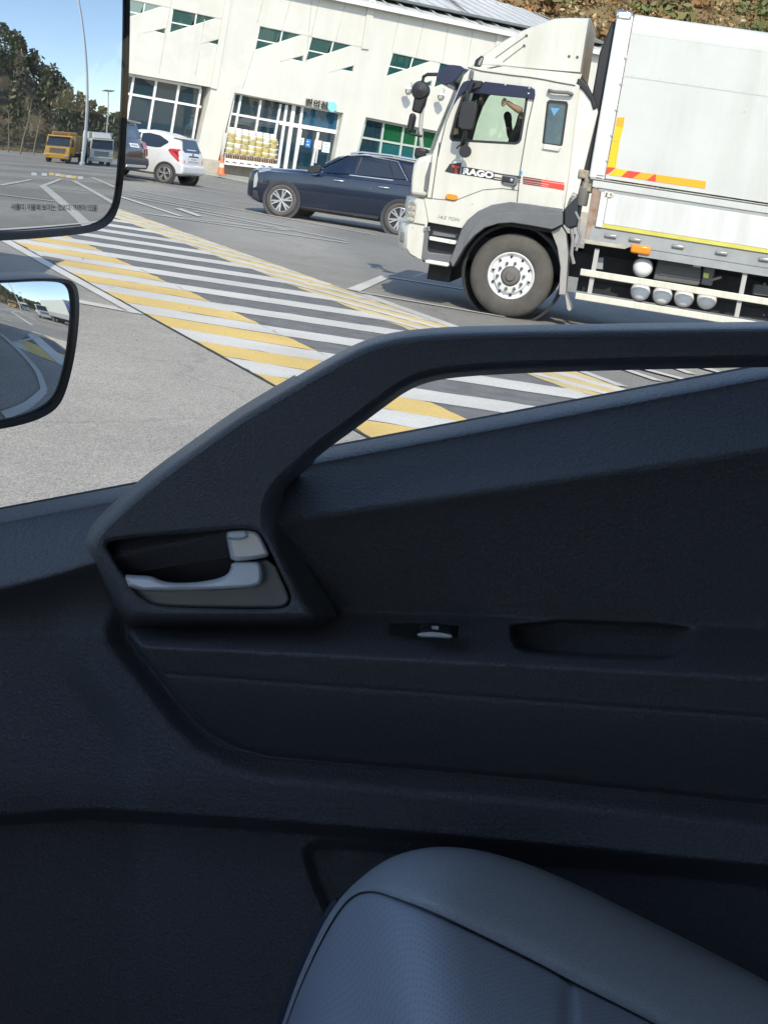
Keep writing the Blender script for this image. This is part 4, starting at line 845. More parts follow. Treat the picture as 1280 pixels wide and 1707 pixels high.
# dark mass of the chassis, and the gear behind the cab
part('chassis', DKFR, trk, lambda b: (b.box((-1.2, .55, .62), (BX1, .65, .95)), b.box((-1.2, 1.8, .62), (BX1, 1.9, .95)), b.box((.75, .60, .45), (BX1, 1.95, 1.12)), b.box((-1.2, .4, .3), (-.9, 2.05, .7))))
part('intake_box', pm('intake_dark', (.02, .025, .03), .45), trk, lambda b: b.prism(tx(Q4([(1075, 400), (1100, 350), (1140, 345), (1165, 370), (1150, 560), (1095, 575), (1060, 545), (1060, 440)])), .05, .3), bevel=.03)
part('filter_can', pm('filter_grey', (.16, .15, .14), .5), trk, lambda b: b.lathe([(0, -.0), (.06, .0), (.07, .02), (.07, .22), (.05, .24), (.05, .3), (0, .3)], (tl(Q4([(1165, 460)])[0])[0], .08, tl(Q4([(1165, 435)])[0])[2]), 16, axis='z'), smooth=40)
hs = [tl(q, .1) for q in Q4([(1135, 470), (1160, 520), (1150, 570), (1165, 620), (1140, 700)])]; part('hose', pm('hose_grey', (.25, .25, .24), .5), trk, lambda b: b.tube([(p[0], .06, p[2]) for p in hs], .018), smooth=60)
hs = [tl(q, .1) for q in Q4([(1110, 560), (1120, 640), (1110, 720), (1125, 780)])]; part('hose', MATS['hose_grey'], trk, lambda b: b.tube([(p[0], .1, p[2]) for p in hs], .025), smooth=60)
for q in Q4([(1180, 250), (1215, 300), (1205, 330)]): c = tl(q, .1); part('cab_latch', pm('latch_brown', (.28, .24, .18), .7, var=.4, vscale=20), trk, lambda b: b.box((c[0]-.06, .02, c[2]-.05), (c[0]+.08, .2, c[2]+.06)), bevel=.02)
# underside gear: tanks, battery box, guard rails
gl = lambda q, t: tl(QR([q])[0], t)
for q, rr in [((325, 302), .125), ((306, 485), .125), ((475, 515), .125), ((640, 535), .125), ((815, 550), .125)]:
    tt = .05 if q[1] < 400 else .14; c = gl(q, tt); tk = empty('air_tank', (c[0], tt+.05, c[2]), 0, parent=trk)
    part('end_cap', RIMW, tk, lambda b: b.lathe([(0, -.05), (.05, -.045), (.09, -.025), (.115, .01), (.125, .05)], n=28), smooth=60); part('barrel', DKFR, tk, lambda b: b.lathe([(.128, .04), (.130, .05), (.130, .9), (0, .9)], n=28), smooth=40); part('strap', GRYP, tk, lambda b: b.lathe([(.135, .06), (.138, .07), (.138, .11), (.135, .12)], n=28))
P = [gl(q, .2) for q in [(440, 238), (775, 290), (760, 425), (740, 440), (405, 390), (415, 340)]]; bb = part('battery_box', pm('battery_grey', (.10, .10, .095), .6), trk, lambda b: b.prism([(p[0], p[2]) for p in P], .2, .55), bevel=.015)
for y in (278, 310, 345):
    u, v = gl((445, y), .2), gl((765, y+47), .2); part('rib', MATS['battery_grey'], bb, lambda b: b.bar((u[0], .195, u[2]), (v[0], .195, v[2]), .02, .02))
c = gl((735, 288), .19); part('label_plate', RIMW, bb, lambda b: b.box((c[0]-.04, .188, c[2]-.016), (c[0]+.05, .199, c[2]+.016)))
c = gl((808, 362), .22); part('valve', GRYP, trk, lambda b: b.box((c[0]-.05, .24, c[2]-.12), (c[0]+.1, .4, c[2]+.12)), bevel=.02); part('valve_tag', pm('tag_yellow', (.70, .70, .15), .5), trk, lambda b: b.box((c[0]-.035, .22, c[2]-.03), (c[0]+.035, .239, c[2]+.035)), bevel=.008)
u, v = gl((850, 395), .22), gl((925, 372), .22); part('pipe', RUST, trk, lambda b: b.tube([(u[0], .25, u[2]), (v[0], .22, v[2])], .018))
def rail(q0, q1, hgt):
    a_, b_ = tl(q0, .0), tl(q1, .0); zz = (a_[2]+b_[2])/2
    return part('guard_rail', CREAM, trk, lambda b: b.box((a_[0], -.02, zz-hgt/2), (5.0, .02, zz+hgt/2)), bevel=.008)
rail(*Q5([(168, 972), (700, 1052)]), .085); rail(*Q5([(138, 1112), (700, 1200)]), .085)
for q0, q1 in [((270, 832), (220, 1100)), ((1150, 950), (1092, 1240)), ((2050, 1080), (1995, 1370))]:
    a_, b_ = [tl(q, .05) for q in Q5([q0, q1])]; part('guard_post', pm('post_galv', (.42, .41, .38), .5), trk, lambda b: b.box(((a_[0]+b_[0])/2-.03, .021, min(a_[2], b_[2])), ((a_[0]+b_[0])/2+.03, .06, max(a_[2], b_[2]))), bevel=.006)
P = tx(Q5([(270, 885), (305, 888), (300, 955), (262, 950)]), .2); part('bracket', GALV, trk, lambda b: b.prism(P, .2, .3))
P = tx(Q5([(1195, 1040), (1400, 1060), (1390, 1130), (1185, 1105)]), .25); part('tool_box', MATS['battery_grey'], trk, lambda b: b.prism(P, .25, .8), bevel=.02)
u = bt(Q5([(258, 372)]))[0]
for k in range(3): part('print_line', SEAMK, trk, lambda b: b.box((u[0]+.02, BT-.0145, u[1]-.05-k*.03), (u[0]+.11-.02*k, BT-.0125, u[1]-.04-k*.03)))

# --- the driver resting an arm on the top of the door window
SKIN = pm('skin', (.62, .36, .24), .55); CLOTH = pm('dark_jacket', (.02, .024, .03), .85); HAIR = pm('black_hair', (.012, .01, .01), .6)
dr = empty('person', TF_.o, TF_.yaw, 'person in a dark top gripping the handle above the truck window', 'person')
def skinned(name, verts, edges, rad, mat, parent, lvl=2):
    me = bpy.data.meshes.new(name); me.from_pydata([tuple(float(c) for c in v) for v in verts], edges, []); me.materials.append(mat)
    o = bpy.data.objects.new(name, me); link(o, parent)
    sk = o.modifiers.new('skin', 'SKIN'); sk.use_smooth_shade = True
    for i, r in enumerate(rad): me.skin_vertices[0].data[i].radius = (r, r) if not hasattr(r, '__len__') else r
    me.skin_vertices[0].data[0].use_root = True
    sb = o.modifiers.new('sub', 'SUBSURF'); sb.levels = lvl; sb.render_levels = lvl
    return o
yd = .34
pp = lambda q, t=yd: tl(Q6([q])[0], t)
hand, elb, sho = pp((830, 385), .062), pp((1050, 520), .08), pp((1010, 760), .13)
pel = (sho[0]+.1, .52, sho[2]-.45); chest = pp((965, 950), .33); chest = (chest[0], .33, chest[2]); neck = (sho[0]+.16, .52, sho[2]+.1); head = (sho[0]+.17, .5, sho[2]+.24)
rsho = (sho[0]+.12, .72, sho[2]); relb = (sho[0]-.02, .78, sho[2]-.28); rhand = (sho[0]-.28, .68, sho[2]-.2)
knee = (pel[0]-.45, .42, pel[2]+.08); foot = (pel[0]-.6, .42, pel[2]-.38); knee2 = (pel[0]-.45, .66, pel[2]+.08); foot2 = (pel[0]-.6, .66, pel[2]-.38)
wr = (elb[0]*.25+hand[0]*.75+.02, .08, elb[2]*.25+hand[2]*.75-.02)
skinned('body', [pel, chest, neck, head, sho, elb, rsho, relb, rhand, knee, foot, knee2, foot2, (head[0]-.01, .5, head[2]+.1)], [(0, 1), (1, 2), (2, 3), (1, 4), (4, 5), (1, 6), (6, 7), (7, 8), (0, 9), (9, 10), (0, 11), (11, 12), (3, 13)],
        [.16, .17, .065, .10, .075, .052, .075, .05, .035, .085, .06, .085, .06, .085], CLOTH, dr)
mid = ((elb[0]+wr[0])/2+.01, .09, (elb[2]+wr[2])/2-.01)
kn = (hand[0], .07, hand[2])
skinned('forearm', [elb, mid, wr, kn], [(0, 1), (1, 2), (2, 3)], [.05, .048, .034, (.045, .03)], SKIN, dr)
ux = np.array([hand[0]-wr[0], 0, hand[2]-wr[2]]); ux /= np.linalg.norm(ux)
for i, (dz, L) in enumerate([(-.034, .075), (-.012, .085), (.011, .08), (.032, .065)]):
    b0_ = np.array([kn[0], .07+dz*.3, kn[2]+dz*.5]); b1_ = b0_+ux*L*.55+np.array([0, -.02, .0]); b2_ = b1_+np.array([ux[0]*.01-.005, .01, -.05]); b3_ = b2_+np.array([.02, .03, -.02])
    skinned('finger', [b0_, b1_, b2_, b3_], [(0, 1), (1, 2), (2, 3)], [.0125, .0115, .010, .008], SKIN, dr, 1)
skinned('finger', [np.array(kn)+np.array([.01, -.02, -.02]), np.array(kn)+np.array([-.02, -.035, -.05]), np.array(kn)+np.array([-.05, -.03, -.06])], [(0, 1), (1, 2)], [.014, .012, .009], SKIN, dr, 1)
def headmesh(b): b.lathe([(0, -.12), (.05, -.11), (.075, -.05), (.085, .02), (.07, .09), (.03, .125), (0, .13)], (head[0]-.02, head[1], head[2]+.04), 20, axis='z')
part('head', SKIN, dr, headmesh, smooth=60)
def hairm(b): b.lathe([(.09, .0), (.094, .04), (.078, .1), (.035, .138), (0, .142)], (head[0]-.01, head[1], head[2]+.04), 20, axis='z')
part('hair', HAIR, dr, hairm, smooth=60)
# ------------------------------------------------------------------ cars
CARGL = pm('car_glass', (.012, .018, .028), .04, coat=.6); TAILR = pm('tail_red', (.45, .02, .02), .15, coat=.6); PLATE = pm('plate_white', (.72, .72, .70), .4); ALLOY = pm('alloy', (.62, .62, .63), .25, .7); DARKIN = pm('wheel_dark', (.02, .02, .022), .6)
SILV = pm('silver_trim', (.65, .66, .67), .2, .8); CLAD = pm('cladding', (.045, .045, .05), .6)
class Car:
    """x from the front axle backwards, y=0 the near flank, z up. tables give the lengthwise outline"""
    def __init__(s, fr, name, lab, cat, grp, W, top, bot, wid, belt, gin, paint, r, wb, spokes=5):
        s.W = W; s.top, s.bot, s.wid, s.belt, s.gin = [np.array(t, float) for t in (top, bot, wid, belt, gin)]
        s.o = empty(name, fr.o, fr.yaw, lab, cat, grp); s.fr = fr; s.paint = paint
        xs = np.unique(np.concatenate([s.top[:, 0], s.wid[:, 0]])); xs = np.unique(np.r_[xs, np.linspace(xs[0], xs[-1], 26)])
        mb = MB(); mb.rings([s.ring(x) for x in xs], closed=True, cap=True); s.body = mb.build('body', paint, s.o, smooth=32)
        s.xs = xs
        proto = None
        for x in (0, wb):
            for far in (0, 1):
                y = .02 if not far else W-.02
                part('arch_cover', CLAD, s.o, lambda b: b.lathe([(r*1.06, -.012), (r*1.22, -.02), (r*1.25, -.006), (r*1.25, .05)] if not far else [(r*1.06, .012), (r*1.22, .02), (r*1.25, .006), (r*1.25, -.05)], (x, 0 if not far else W, r), 36), smooth=40)
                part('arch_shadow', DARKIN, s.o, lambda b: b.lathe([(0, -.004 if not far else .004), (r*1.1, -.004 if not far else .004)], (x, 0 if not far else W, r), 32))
                if proto is None: proto = s.wheel(r, spokes); proto.location = (x, -.02, r)
                else:
                    c = copy_tree(proto, s.o); c.location = (x, -.02 if not far else W+.02, r)
                    if far: c.rotation_euler[2] = math.pi
    def wheel(s, r, n):
        o = empty('wheel', parent=s.o)
        part('tyre', RUB, o, lambda b: b.lathe([(r*.70, .0), (r*.74, -.012), (r*.9, -.016), (r*.97, -.0), (r, .03), (r, .2), (r*.7, .21)], n=40), smooth=35)
        part('rim', DARKIN, o, lambda b: b.lathe([(0, .03), (r*.68, .03), (r*.71, -.004)], n=36))
        part('rim_lip', ALLOY, o, lambda b: b.lathe([(r*.66, .004), (r*.69, -.01), (r*.72, -.006)], n=36), smooth=40)
        for k in range(n):
            a = 2*math.pi*k/n + .3
            for da in (-.16, .16):
                p0 = (r*.12*math.cos(a), .006, r*.12*math.sin(a)); p1 = (r*.67*math.cos(a+da), -.004, r*.67*math.sin(a+da))
                part('spoke', ALLOY, o, lambda b: b.bar(p0, p1, .03, r*.10))
        part('hub', ALLOY, o, lambda b: b.lathe([(0, -.016), (r*.12, -.014), (r*.17, .004), (r*.17, .03)], n=16), smooth=40)
        return o
    def P(s, t, x): return float(np.interp(x, t[:, 0], t[:, 1]))
    def half(s, x):
        w = s.P(s.wid, x); zt = s.P(s.top, x); zb = s.P(s.bot, x); bl = min(s.P(s.belt, x), zt-.05); g = min(s.P(s.gin, x), w-.02)
        gh = max(0, zt-bl)
        return [(w*.80, zb), (w*.955, zb+.06), (w*.995, zb+.22), (w, (zb+bl)*.5+.05), (w*.992, bl-.10), (w*.972, bl-.015), (min(w*.955, g+.3*gh+.02) if gh < .1 else w*.945, bl), (g, max(bl+.01, zt-.075)), (g-.06, zt-.02), (g*.5, zt+.012)]
    def ring(s, x):
        h = s.half(x); c = s.W/2
        return [(x, c-y, z) for y, z in h] + [(x, c+y, z) for y, z in reversed(h)]
    def y(s, x, z):
        h = s.half(x); zs = [p[1] for p in h]; ys = [p[0] for p in h]; return s.W/2 - float(np.interp(z, zs, ys))
    def side(s, px, name, mat, t=.022, th=.02, parent=None, xz=None, sub=5):
        """overlay on the near flank from photo pixels (or x,z metres), following the flank"""
        P = xz if xz is not None else s.fr.XZ(px, s.W*.03)
        Q = []
        for i in range(len(P)):
            a, b = P[i], P[(i+1) % len(P)]
            for k in range(sub): Q.append((a[0]+(b[0]-a[0])*k/sub, a[1]+(b[1]-a[1])*k/sub))
        mb = MB(); mb.prism(Q, -t, -t+th, to=lambda x, z, yy: (x, s.y(x, z)+yy, z)); return mb.build(name, mat, parent or s.o)
    def strip(s, px, wd, name, mat, t=.01, parent=None, xz=None):
        P = xz if xz is not None else s.fr.XZ(px, s.W*.03)
        mb = MB(); mb.tube([(x, s.y(x, z)-t+.006, z) for x, z in P], wd/2, 6); return mb.build(name, mat, parent or s.o, smooth=60)
    def xrear(s, z):
        i = int(np.argmax(s.top[:, 1])); T = s.top[i:]; return float(np.interp(z, T[::-1, 1], T[::-1, 0]))
    def rear(s, yz, name, mat, t=.012, parent=None, sub=4, th=.006):
        Q = []
        for i in range(len(yz)):
            a, b = yz[i], yz[(i+1) % len(yz)]
            for k in range(sub): Q.append((a[0]+(b[0]-a[0])*k/sub, a[1]+(b[1]-a[1])*k/sub))
        xe = float(s.top[-1, 0])
        mb = MB(); mb.prism(Q, t, t-th, to=lambda y, z, tt: (s.xrear(z)+tt-.05*max(0, abs(y-s.W/2)/(s.W/2)-.55), y, z)); return mb.build(name, mat, parent or s.o)

# --- navy SUV driving past
SF = Fr(G(466, 360), -8.4)
NAVYP = pm('navy_car_paint', (.005, .011, .028), .2, .0, coat=.8)
suv = Car(SF, 'suv', 'dark navy SUV with silver window trim passing the shop', 'car', None, 1.97,
    top=[(-.95, .70), (-.94, .88), (-.90, 1.0), (-.75, 1.06), (0, 1.12), (.55, 1.17), (.72, 1.20), (1.05, 1.42), (1.42, 1.665), (1.75, 1.73), (2.4, 1.755), (3.1, 1.73), (3.6, 1.68), (3.75, 1.62), (3.9, 1.30), (4.0, 1.05), (4.03, .75)],
    bot=[(-.95, .34), (-.6, .24), (0, .22), (3.2, .24), (3.8, .32), (4.03, .42)], wid=[(-.95, .66), (-.92, .80), (-.8, .91), (-.5, .975), (0, .985), (3.2, .985), (3.75, .96), (3.95, .90), (4.03, .80)],
    belt=[(-.95, 1.0), (.5, 1.08), (1.0, 1.12), (3.8, 1.20)], gin=[(-.95, .62), (0, .80), (.7, .78), (1.42, .70), (3.0, .70), (3.75, .68), (4.03, .7)], paint=NAVYP, r=.377, wb=2.9, spokes=6)
s7 = zoom(340, 180, 3.556)
suv.side(s7([(690, 330), (770, 290), (830, 282), (885, 283), (870, 390), (700, 378)]), 'window', CARGL); suv.side(s7([(905, 285), (1085, 312), (1120, 415), (890, 392)]), 'window', CARGL); suv.side(s7([(1090, 312), (1130, 322), (1195, 420), (1128, 416)]), 'window', CARGL)
suv.side(s7([(1165, 330), (1260, 345), (1270, 440), (1215, 430)]), 'window', CARGL)
suv.strip(s7([(690, 325), (770, 285), (880, 275), (1000, 287), (1140, 315), (1205, 430)]), .03, 'chrome_trim', SILV); suv.strip(s7([(690, 377), (900, 400), (1120, 427)]), .028, 'chrome_trim', SILV); suv.strip(s7([(925, 290), (895, 392)]), .035, 'pillar_trim', BLKP); suv.strip(s7([(1090, 312), (1122, 418)]), .02, 'pillar_trim', BLKP)
mb = MB(); pts = [(1.45, 1.70), (1.7, 1.77), (2.4, 1.80), (3.2, 1.775), (3.6, 1.72)]
mb.tube([(x, .30, z) for x, z in pts], .025, 8); mb.build('roof_rail', SILV, suv.o, smooth=60); mb = MB(); mb.tube([(x, 1.67, z) for x, z in pts], .025, 8); mb.build('roof_rail', SILV, suv.o, smooth=60)
for q in ([(770, 425), (830, 432)], [(1038, 465), (1098, 473)]):
    a, b_ = SF.XZ(s7(q), .0); part('door_handle', SILV, suv.o, lambda b: b.tube([(a[0], -.01, a[1]), (a[0]+.03, -.035, a[1]), (b_[0]-.03, -.035, b_[1]), (b_[0], -.01, b_[1])], .016), smooth=60)
suv.strip(s7([(905, 395), (880, 500), (868, 600), (875, 632)]), .008, 'door_gap', BLKP, .004); suv.strip(s7([(690, 385), (640, 440), (610, 520), (615, 590)]), .008, 'door_gap', BLKP, .004); suv.strip(s7([(1125, 425), (1080, 520), (1040, 560)]), .008, 'door_gap', BLKP, .004)
suv.side(s7([(545, 575), (1035, 640), (1030, 668), (555, 600)]), 'sill_cladding', CLAD, .02, .02)
m0 = SF.XZ(s7([(650, 352)]), -.15)[0]; dm = part('mirror', BLKP, suv.o, lambda b: b.prism(smooth2(SF.XZ(s7([(612, 370), (630, 340), (680, 335), (695, 350), (690, 380), (640, 385)]), -.15), 1), -.22, -.04), bevel=.03); part('mirror_stalk', BLKP, suv.o, lambda b: b.box((m0[0], -.06, m0[1]-.09), (m0[0]+.08, .12, m0[1]-.04)))
suv.side(s7([(300, 395), (318, 375), (322, 420), (312, 465), (292, 470)]), 'headlight', pm('headlamp', (.35, .37, .4), .1, coat=.8), .02, .02); suv.side(s7([(290, 480), (318, 490), (335, 560), (310, 555), (288, 530)]), 'bumper_cladding', CLAD, .018, .02)
suv.side(s7([(330, 355), (385, 358), (380, 372), (325, 380)]), 'headlight', MATS['headlamp'], .014, .01)
# windscreen and tailgate glass
part('windscreen', CARGL, suv.o, lambda b: b.add([(.80, .30, 1.262), (.80, 1.67, 1.262), (1.38, 1.62, 1.655), (1.38, .35, 1.655)], [(0, 1, 2, 3)]))
suv.rear([(.35, 1.60), (1.62, 1.60), (1.7, 1.22), (.27, 1.22)], 'rear_glass', CARGL)

# --- white hatchback, and the dark SUV beside it
HF = Fr((0, 0, 0), -18.0); ct = G(272, 305)
HF = Fr(ct - 2.385*HF.ex + .0*HF.ey, -18.0)
WCAR = pm('white_car_paint', (.62, .62, .61), .25, coat=.8)
hat = Car(HF, 'hatchback', 'small white hatchback seen from behind with red tail lights', 'car', None, 1.6,
    top=[(-.70, .55), (-.69, .70), (-.6, .82), (-.3, .92), (.1, .98), (.35, 1.02), (.9, 1.38), (1.2, 1.46), (1.7, 1.50), (2.2, 1.465), (2.6, 1.38), (2.66, 1.36), (2.80, 1.02), (2.87, .88), (2.90, .60)],
    bot=[(-.7, .28), (-.4, .2), (0, .2), (2.3, .22), (2.7, .28), (2.9, .34)], wid=[(-.70, .55), (-.6, .70), (-.3, .78), (.2, .798), (2.2, .798), (2.6, .77), (2.82, .72), (2.90, .62)],
    belt=[(-.7, .8), (.4, .92), (1.0, .95), (2.0, 1.0), (2.9, 1.02)], gin=[(-.7, .5), (.3, .66), (.9, .58), (2.2, .56), (2.6, .55), (2.9, .6)], paint=WCAR, r=.288, wb=2.385, spokes=5)
zh = zoom(200, 180, 8.533)
hat.side(None, 'window', CARGL, xz=[(1.45, 1.02), (1.42, 1.36), (1.65, 1.40), (2.0, 1.37), (2.32, 1.24), (2.33, 1.20), (2.14, 1.04), (2.0, 1.02)]); hat.side(None, 'window', CARGL, xz=[(.62, .97), (.95, 1.32), (1.36, 1.38), (1.38, 1.0)])
hat.rear([(.36, 1.335), (1.24, 1.335), (1.36, 1.06), (1.28, .985), (.32, .985), (.24, 1.06)], 'rear_glass', CARGL)
hat.rear([(.46, .88), (.46, .72), (1.14, .72), (1.14, .88)], 'plate_recess', pm('recess_grey', (.5, .5, .5), .5), .014); pl_ = hat.rear([(.52, .85), (.52, .75), (1.08, .75), (1.08, .85)], 'number_plate', PLATE, .022); hat.rear([(.60, .82), (.60, .785), (1.0, .785), (1.0, .82)], 'plate_print', pm('plate_ink', (.35, .35, .36), .5), .026, parent=pl_); hat.rear([(.50, .90), (.50, .87), (1.1, .87), (1.1, .90)], 'plate_lamp_strip', BLKP, .03)
c = (hat.xrear(.93)+.012, .8, .93); part('emblem', pm('emblem_dark', (.12, .13, .16), .3), hat.o, lambda b: b.lathe([(0, .01), (.05, .008), (.055, 0)], c, 16, axis='x'))
for sgn in (0, 1):
    f = (lambda y: y) if not sgn else (lambda y: 1.6-y)
    P = [(f(.03), 1.05), (f(.12), 1.06), (f(.20), .98), (f(.22), .70), (f(.17), .68), (f(.08), .80), (f(.0), .98)]
    mb = MB(); n = len(P); fr3 = [(hat.xrear(z)+.03-(.14 if abs(y-.8) > .72 else (.06 if abs(y-.8) > .6 else 0)), y, z) for y, z in P]; bk3 = [(x-.12, y + (.03 if not sgn else -.03), z) for x, y, z in fr3]
    mb.add(fr3+bk3, [tuple(range(n))] + [(i, (i+1) % n, n+(i+1) % n, n+i) for i in range(n)]); mb.build('tail_light', TAILR, hat.o)
part('bumper', WCAR, hat.o, lambda b: b.prism([(2.55, .30), (2.93, .34), (2.955, .45), (2.94, .60), (2.86, .655), (2.62, .62)], .06, 1.54), bevel=.06, seg=3); part('bumper_crease', pm('crease_grey', (.45, .45, .46), .4), hat.o, lambda b: b.box((2.945, .2, .40), (2.962, 1.4, .425)))
hat.side(None, 'tail_light', TAILR, .012, .01, xz=[(2.42, 1.03), (2.52, 1.05), (2.70, .98), (2.80, .72), (2.76, .70), (2.55, .86), (2.42, .98)])
hat.strip(None, .008, 'door_gap', SEAMK, .004, xz=[(1.40, 1.0), (1.42, .6), (1.38, .32)]); hat.strip(None, .008, 'door_gap', SEAMK, .004, xz=[(2.25, .98), (2.12, .85), (2.02, .62), (1.98, .5)]); hat.strip(None, .008, 'bumper_gap', SEAMK, .004, xz=[(2.70, .62), (2.63, .45), (2.6, .35)])
part('spoiler', WCAR, hat.o, lambda b: b.prism([(2.45, 1.42), (2.70, 1.385), (2.72, 1.36), (2.45, 1.36)], .2, 1.4), bevel=.015)

DF = Fr((0, 0, 0), -14.0); q = G(243, 303); DF = Fr(q - 3.98*DF.ex - 1.85*DF.ey, -14.0)
DRK = pm('dark_brown_paint', (.020, .016, .017), .2, .2, coat=1.0)
dsv = Car(DF, 'suv', 'dark brown SUV with a roof spoiler parked against the white hatchback', 'car', None, 1.9,
    top=[(-.9, .70), (-.88, .9), (-.7, 1.02), (0, 1.08), (.6, 1.14), (1.3, 1.58), (1.7, 1.66), (2.4, 1.70), (3.1, 1.68), (3.55, 1.64), (3.62, 1.60), (3.80, 1.16), (3.93, .95), (3.98, .62)],
    bot=[(-.9, .34), (0, .24), (3.2, .26), (3.7, .34), (3.98, .40)], wid=[(-.9, .66), (-.8, .86), (-.4, .94), (0, .95), (3.2, .95), (3.7, .93), (3.9, .87), (3.98, .78)],
    belt=[(-.9, .95), (.5, 1.05), (3.8, 1.16)], gin=[(-.9, .6), (0, .78), (.7, .74), (1.4, .68), (3.0, .68), (3.6, .66), (3.98, .7)], paint=DRK, r=.36, wb=2.75, spokes=5)
dsv.side(None, 'window', CARGL, xz=[(.9, 1.10), (1.4, 1.50), (1.95, 1.58), (1.95, 1.10)]); dsv.side(None, 'window', CARGL, xz=[(2.02, 1.10), (2.02, 1.58), (2.8, 1.57), (2.9, 1.13)]); dsv.side(None, 'window', CARGL, xz=[(2.97, 1.14), (2.88, 1.56), (3.3, 1.53), (3.45, 1.18)])
dsv.rear([(.33, 1.56), (1.57, 1.56), (1.66, 1.20), (.24, 1.20)], 'rear_glass', CARGL); pl_ = dsv.rear([(.66, 1.06), (.66, .95), (1.24, .95), (1.24, 1.06)], 'number_plate', PLATE, .025); dsv.rear([(.74, 1.03), (.74, .985), (1.16, .985), (1.16, 1.03)], 'plate_print', MATS['plate_ink'], .029, parent=pl_)
for f in (lambda y: y, lambda y: 1.9-y): dsv.rear([(f(.06), 1.12), (f(.34), 1.10), (f(.34), .98), (f(.08), .96)], 'tail_light', TAILR, .03)
for f in (lambda y: y, lambda y: 1.9-y): dsv.rear([(f(.08), .95), (f(.22), .95), (f(.22), .72), (f(.09), .76)], 'tail_light', pm('tail_dim', (.16, .02, .02), .2, coat=.5), .03)
part('bumper', CLAD, dsv.o, lambda b: b.prism([(3.6, .32), (4.0, .36), (4.05, .5), (4.03, .66), (3.9, .70), (3.7, .6)], .08, 1.82), bevel=.05, seg=3); part('skid_plate', SILV, dsv.o, lambda b: b.box((4.03, .3, .40), (4.06, 1.6, .48)), bevel=.02)
part('spoiler', DRK, dsv.o, lambda b: b.prism([(3.3, 1.70), (3.72, 1.655), (3.74, 1.62), (3.35, 1.62)], .25, 1.65), bevel=.02)
part('roof_rail', SILV, dsv.o, lambda b: b.tube([(1.5, .34, 1.64), (2.4, .34, 1.73), (3.3, .34, 1.69)], .025), smooth=60)
# ------------------------------------------------------------------ the cab we sit in
DR = Fr((0, 1.25, 0), 0.0)
def D(x, y, h=0.0):
    d = ray(x, y); return CP + d*((1.25-h)/d[1])
def leather_mat(name, col, rough=.5, scale=520., bump=.9, spec=.5, fine=1800., grain=.22):
    M = bpy.data.materials.new(name); M.use_nodes = True; N = M.node_tree.nodes; K = M.node_tree.links; b = N['Principled BSDF']
    b.inputs['Base Color'].default_value = (*col, 1); b.inputs['Roughness'].default_value = rough; b.inputs['Specular IOR Level'].default_value = spec
    tc = N.new('ShaderNodeTexCoord'); v = N.new('ShaderNodeTexVoronoi'); v.inputs['Scale'].default_value = scale; K.new(tc.outputs['Object'], v.inputs['Vector'])
    n = N.new('ShaderNodeTexNoise'); n.inputs['Scale'].default_value = fine; n.inputs['Detail'].default_value = 2; K.new(tc.outputs['Object'], n.inputs['Vector'])
    ad = N.new('ShaderNodeMath'); ad.operation = 'ADD'; K.new(v.outputs['Distance'], ad.inputs[0]); K.new(n.outputs[0], ad.inputs[1])
    bp = N.new('ShaderNodeBump'); bp.inputs['Strength'].default_value = bump; bp.inputs['Distance'].default_value = .002; K.new(ad.outputs[0], bp.inputs['Height']); K.new(bp.outputs[0], b.inputs['Normal'])
    cg = N.new('ShaderNodeMapRange'); cg.inputs[1].default_value = .25; cg.inputs[2].default_value = .75; cg.inputs[3].default_value = 1-grain; cg.inputs[4].default_value = 1+grain; ng = N.new('ShaderNodeTexNoise'); ng.inputs['Scale'].default_value = scale*1.3; ng.inputs['Detail'].default_value = 3; K.new(tc.outputs['Object'], ng.inputs['Vector']); K.new(ng.outputs[0], cg.inputs[0])
    cm = N.new('ShaderNodeMix'); cm.data_type = 'RGBA'; cm.blend_type = 'MULTIPLY'; cm.inputs[0].default_value = 1; cm.inputs[6].default_value = (*col, 1); K.new(cg.outputs[0], cm.inputs[7]); K.new(cm.outputs[2], b.inputs['Base Color'])
    n3 = N.new('ShaderNodeTexNoise'); n3.inputs['Scale'].default_value = 7; n3.inputs['Detail'].default_value = 6; K.new(tc.outputs['Object'], n3.inputs['Vector'])
    mr = N.new('ShaderNodeMapRange'); mr.inputs[3].default_value = rough-.07; mr.inputs[4].default_value = rough+.1; K.new(n3.outputs[0], mr.inputs[0]); K.new(mr.outputs[0], b.inputs['Roughness'])
    MATS[name] = M; return M
TRIM = leather_mat('door_trim_charcoal', (.15, .152, .172), .37, 340, .7, .65); TRIMH = leather_mat('grab_handle_charcoal', (.145, .147, .162), .37, 500, .5, .65); DASH = pm('dash_dark', (.03, .03, .033), .7); HEADL = pm('headliner_grey', (.80, .80, .79), .9); UPTR = pm('upper_trim_grey', (.60, .60, .59), .8)
SATIN = pm('satin_silver', (.95, .96, .98), .3, .15); SATD = pm('satin_grey', (.46, .48, .49), .4, .1); CUPB = pm('cup_black', (.008, .008, .009), .5)
ys = lambda x: 842-.189*x

cabn = empty('truck_cab', (0, .4, 0), 0, 'charcoal cab interior with passenger door, grab handle and door mirrors', 'truck cab')
door = empty('door', (0, .85, 0), 0, parent=cabn)
def toloc(P): return (P[0], P[1]-1.25, P[2])
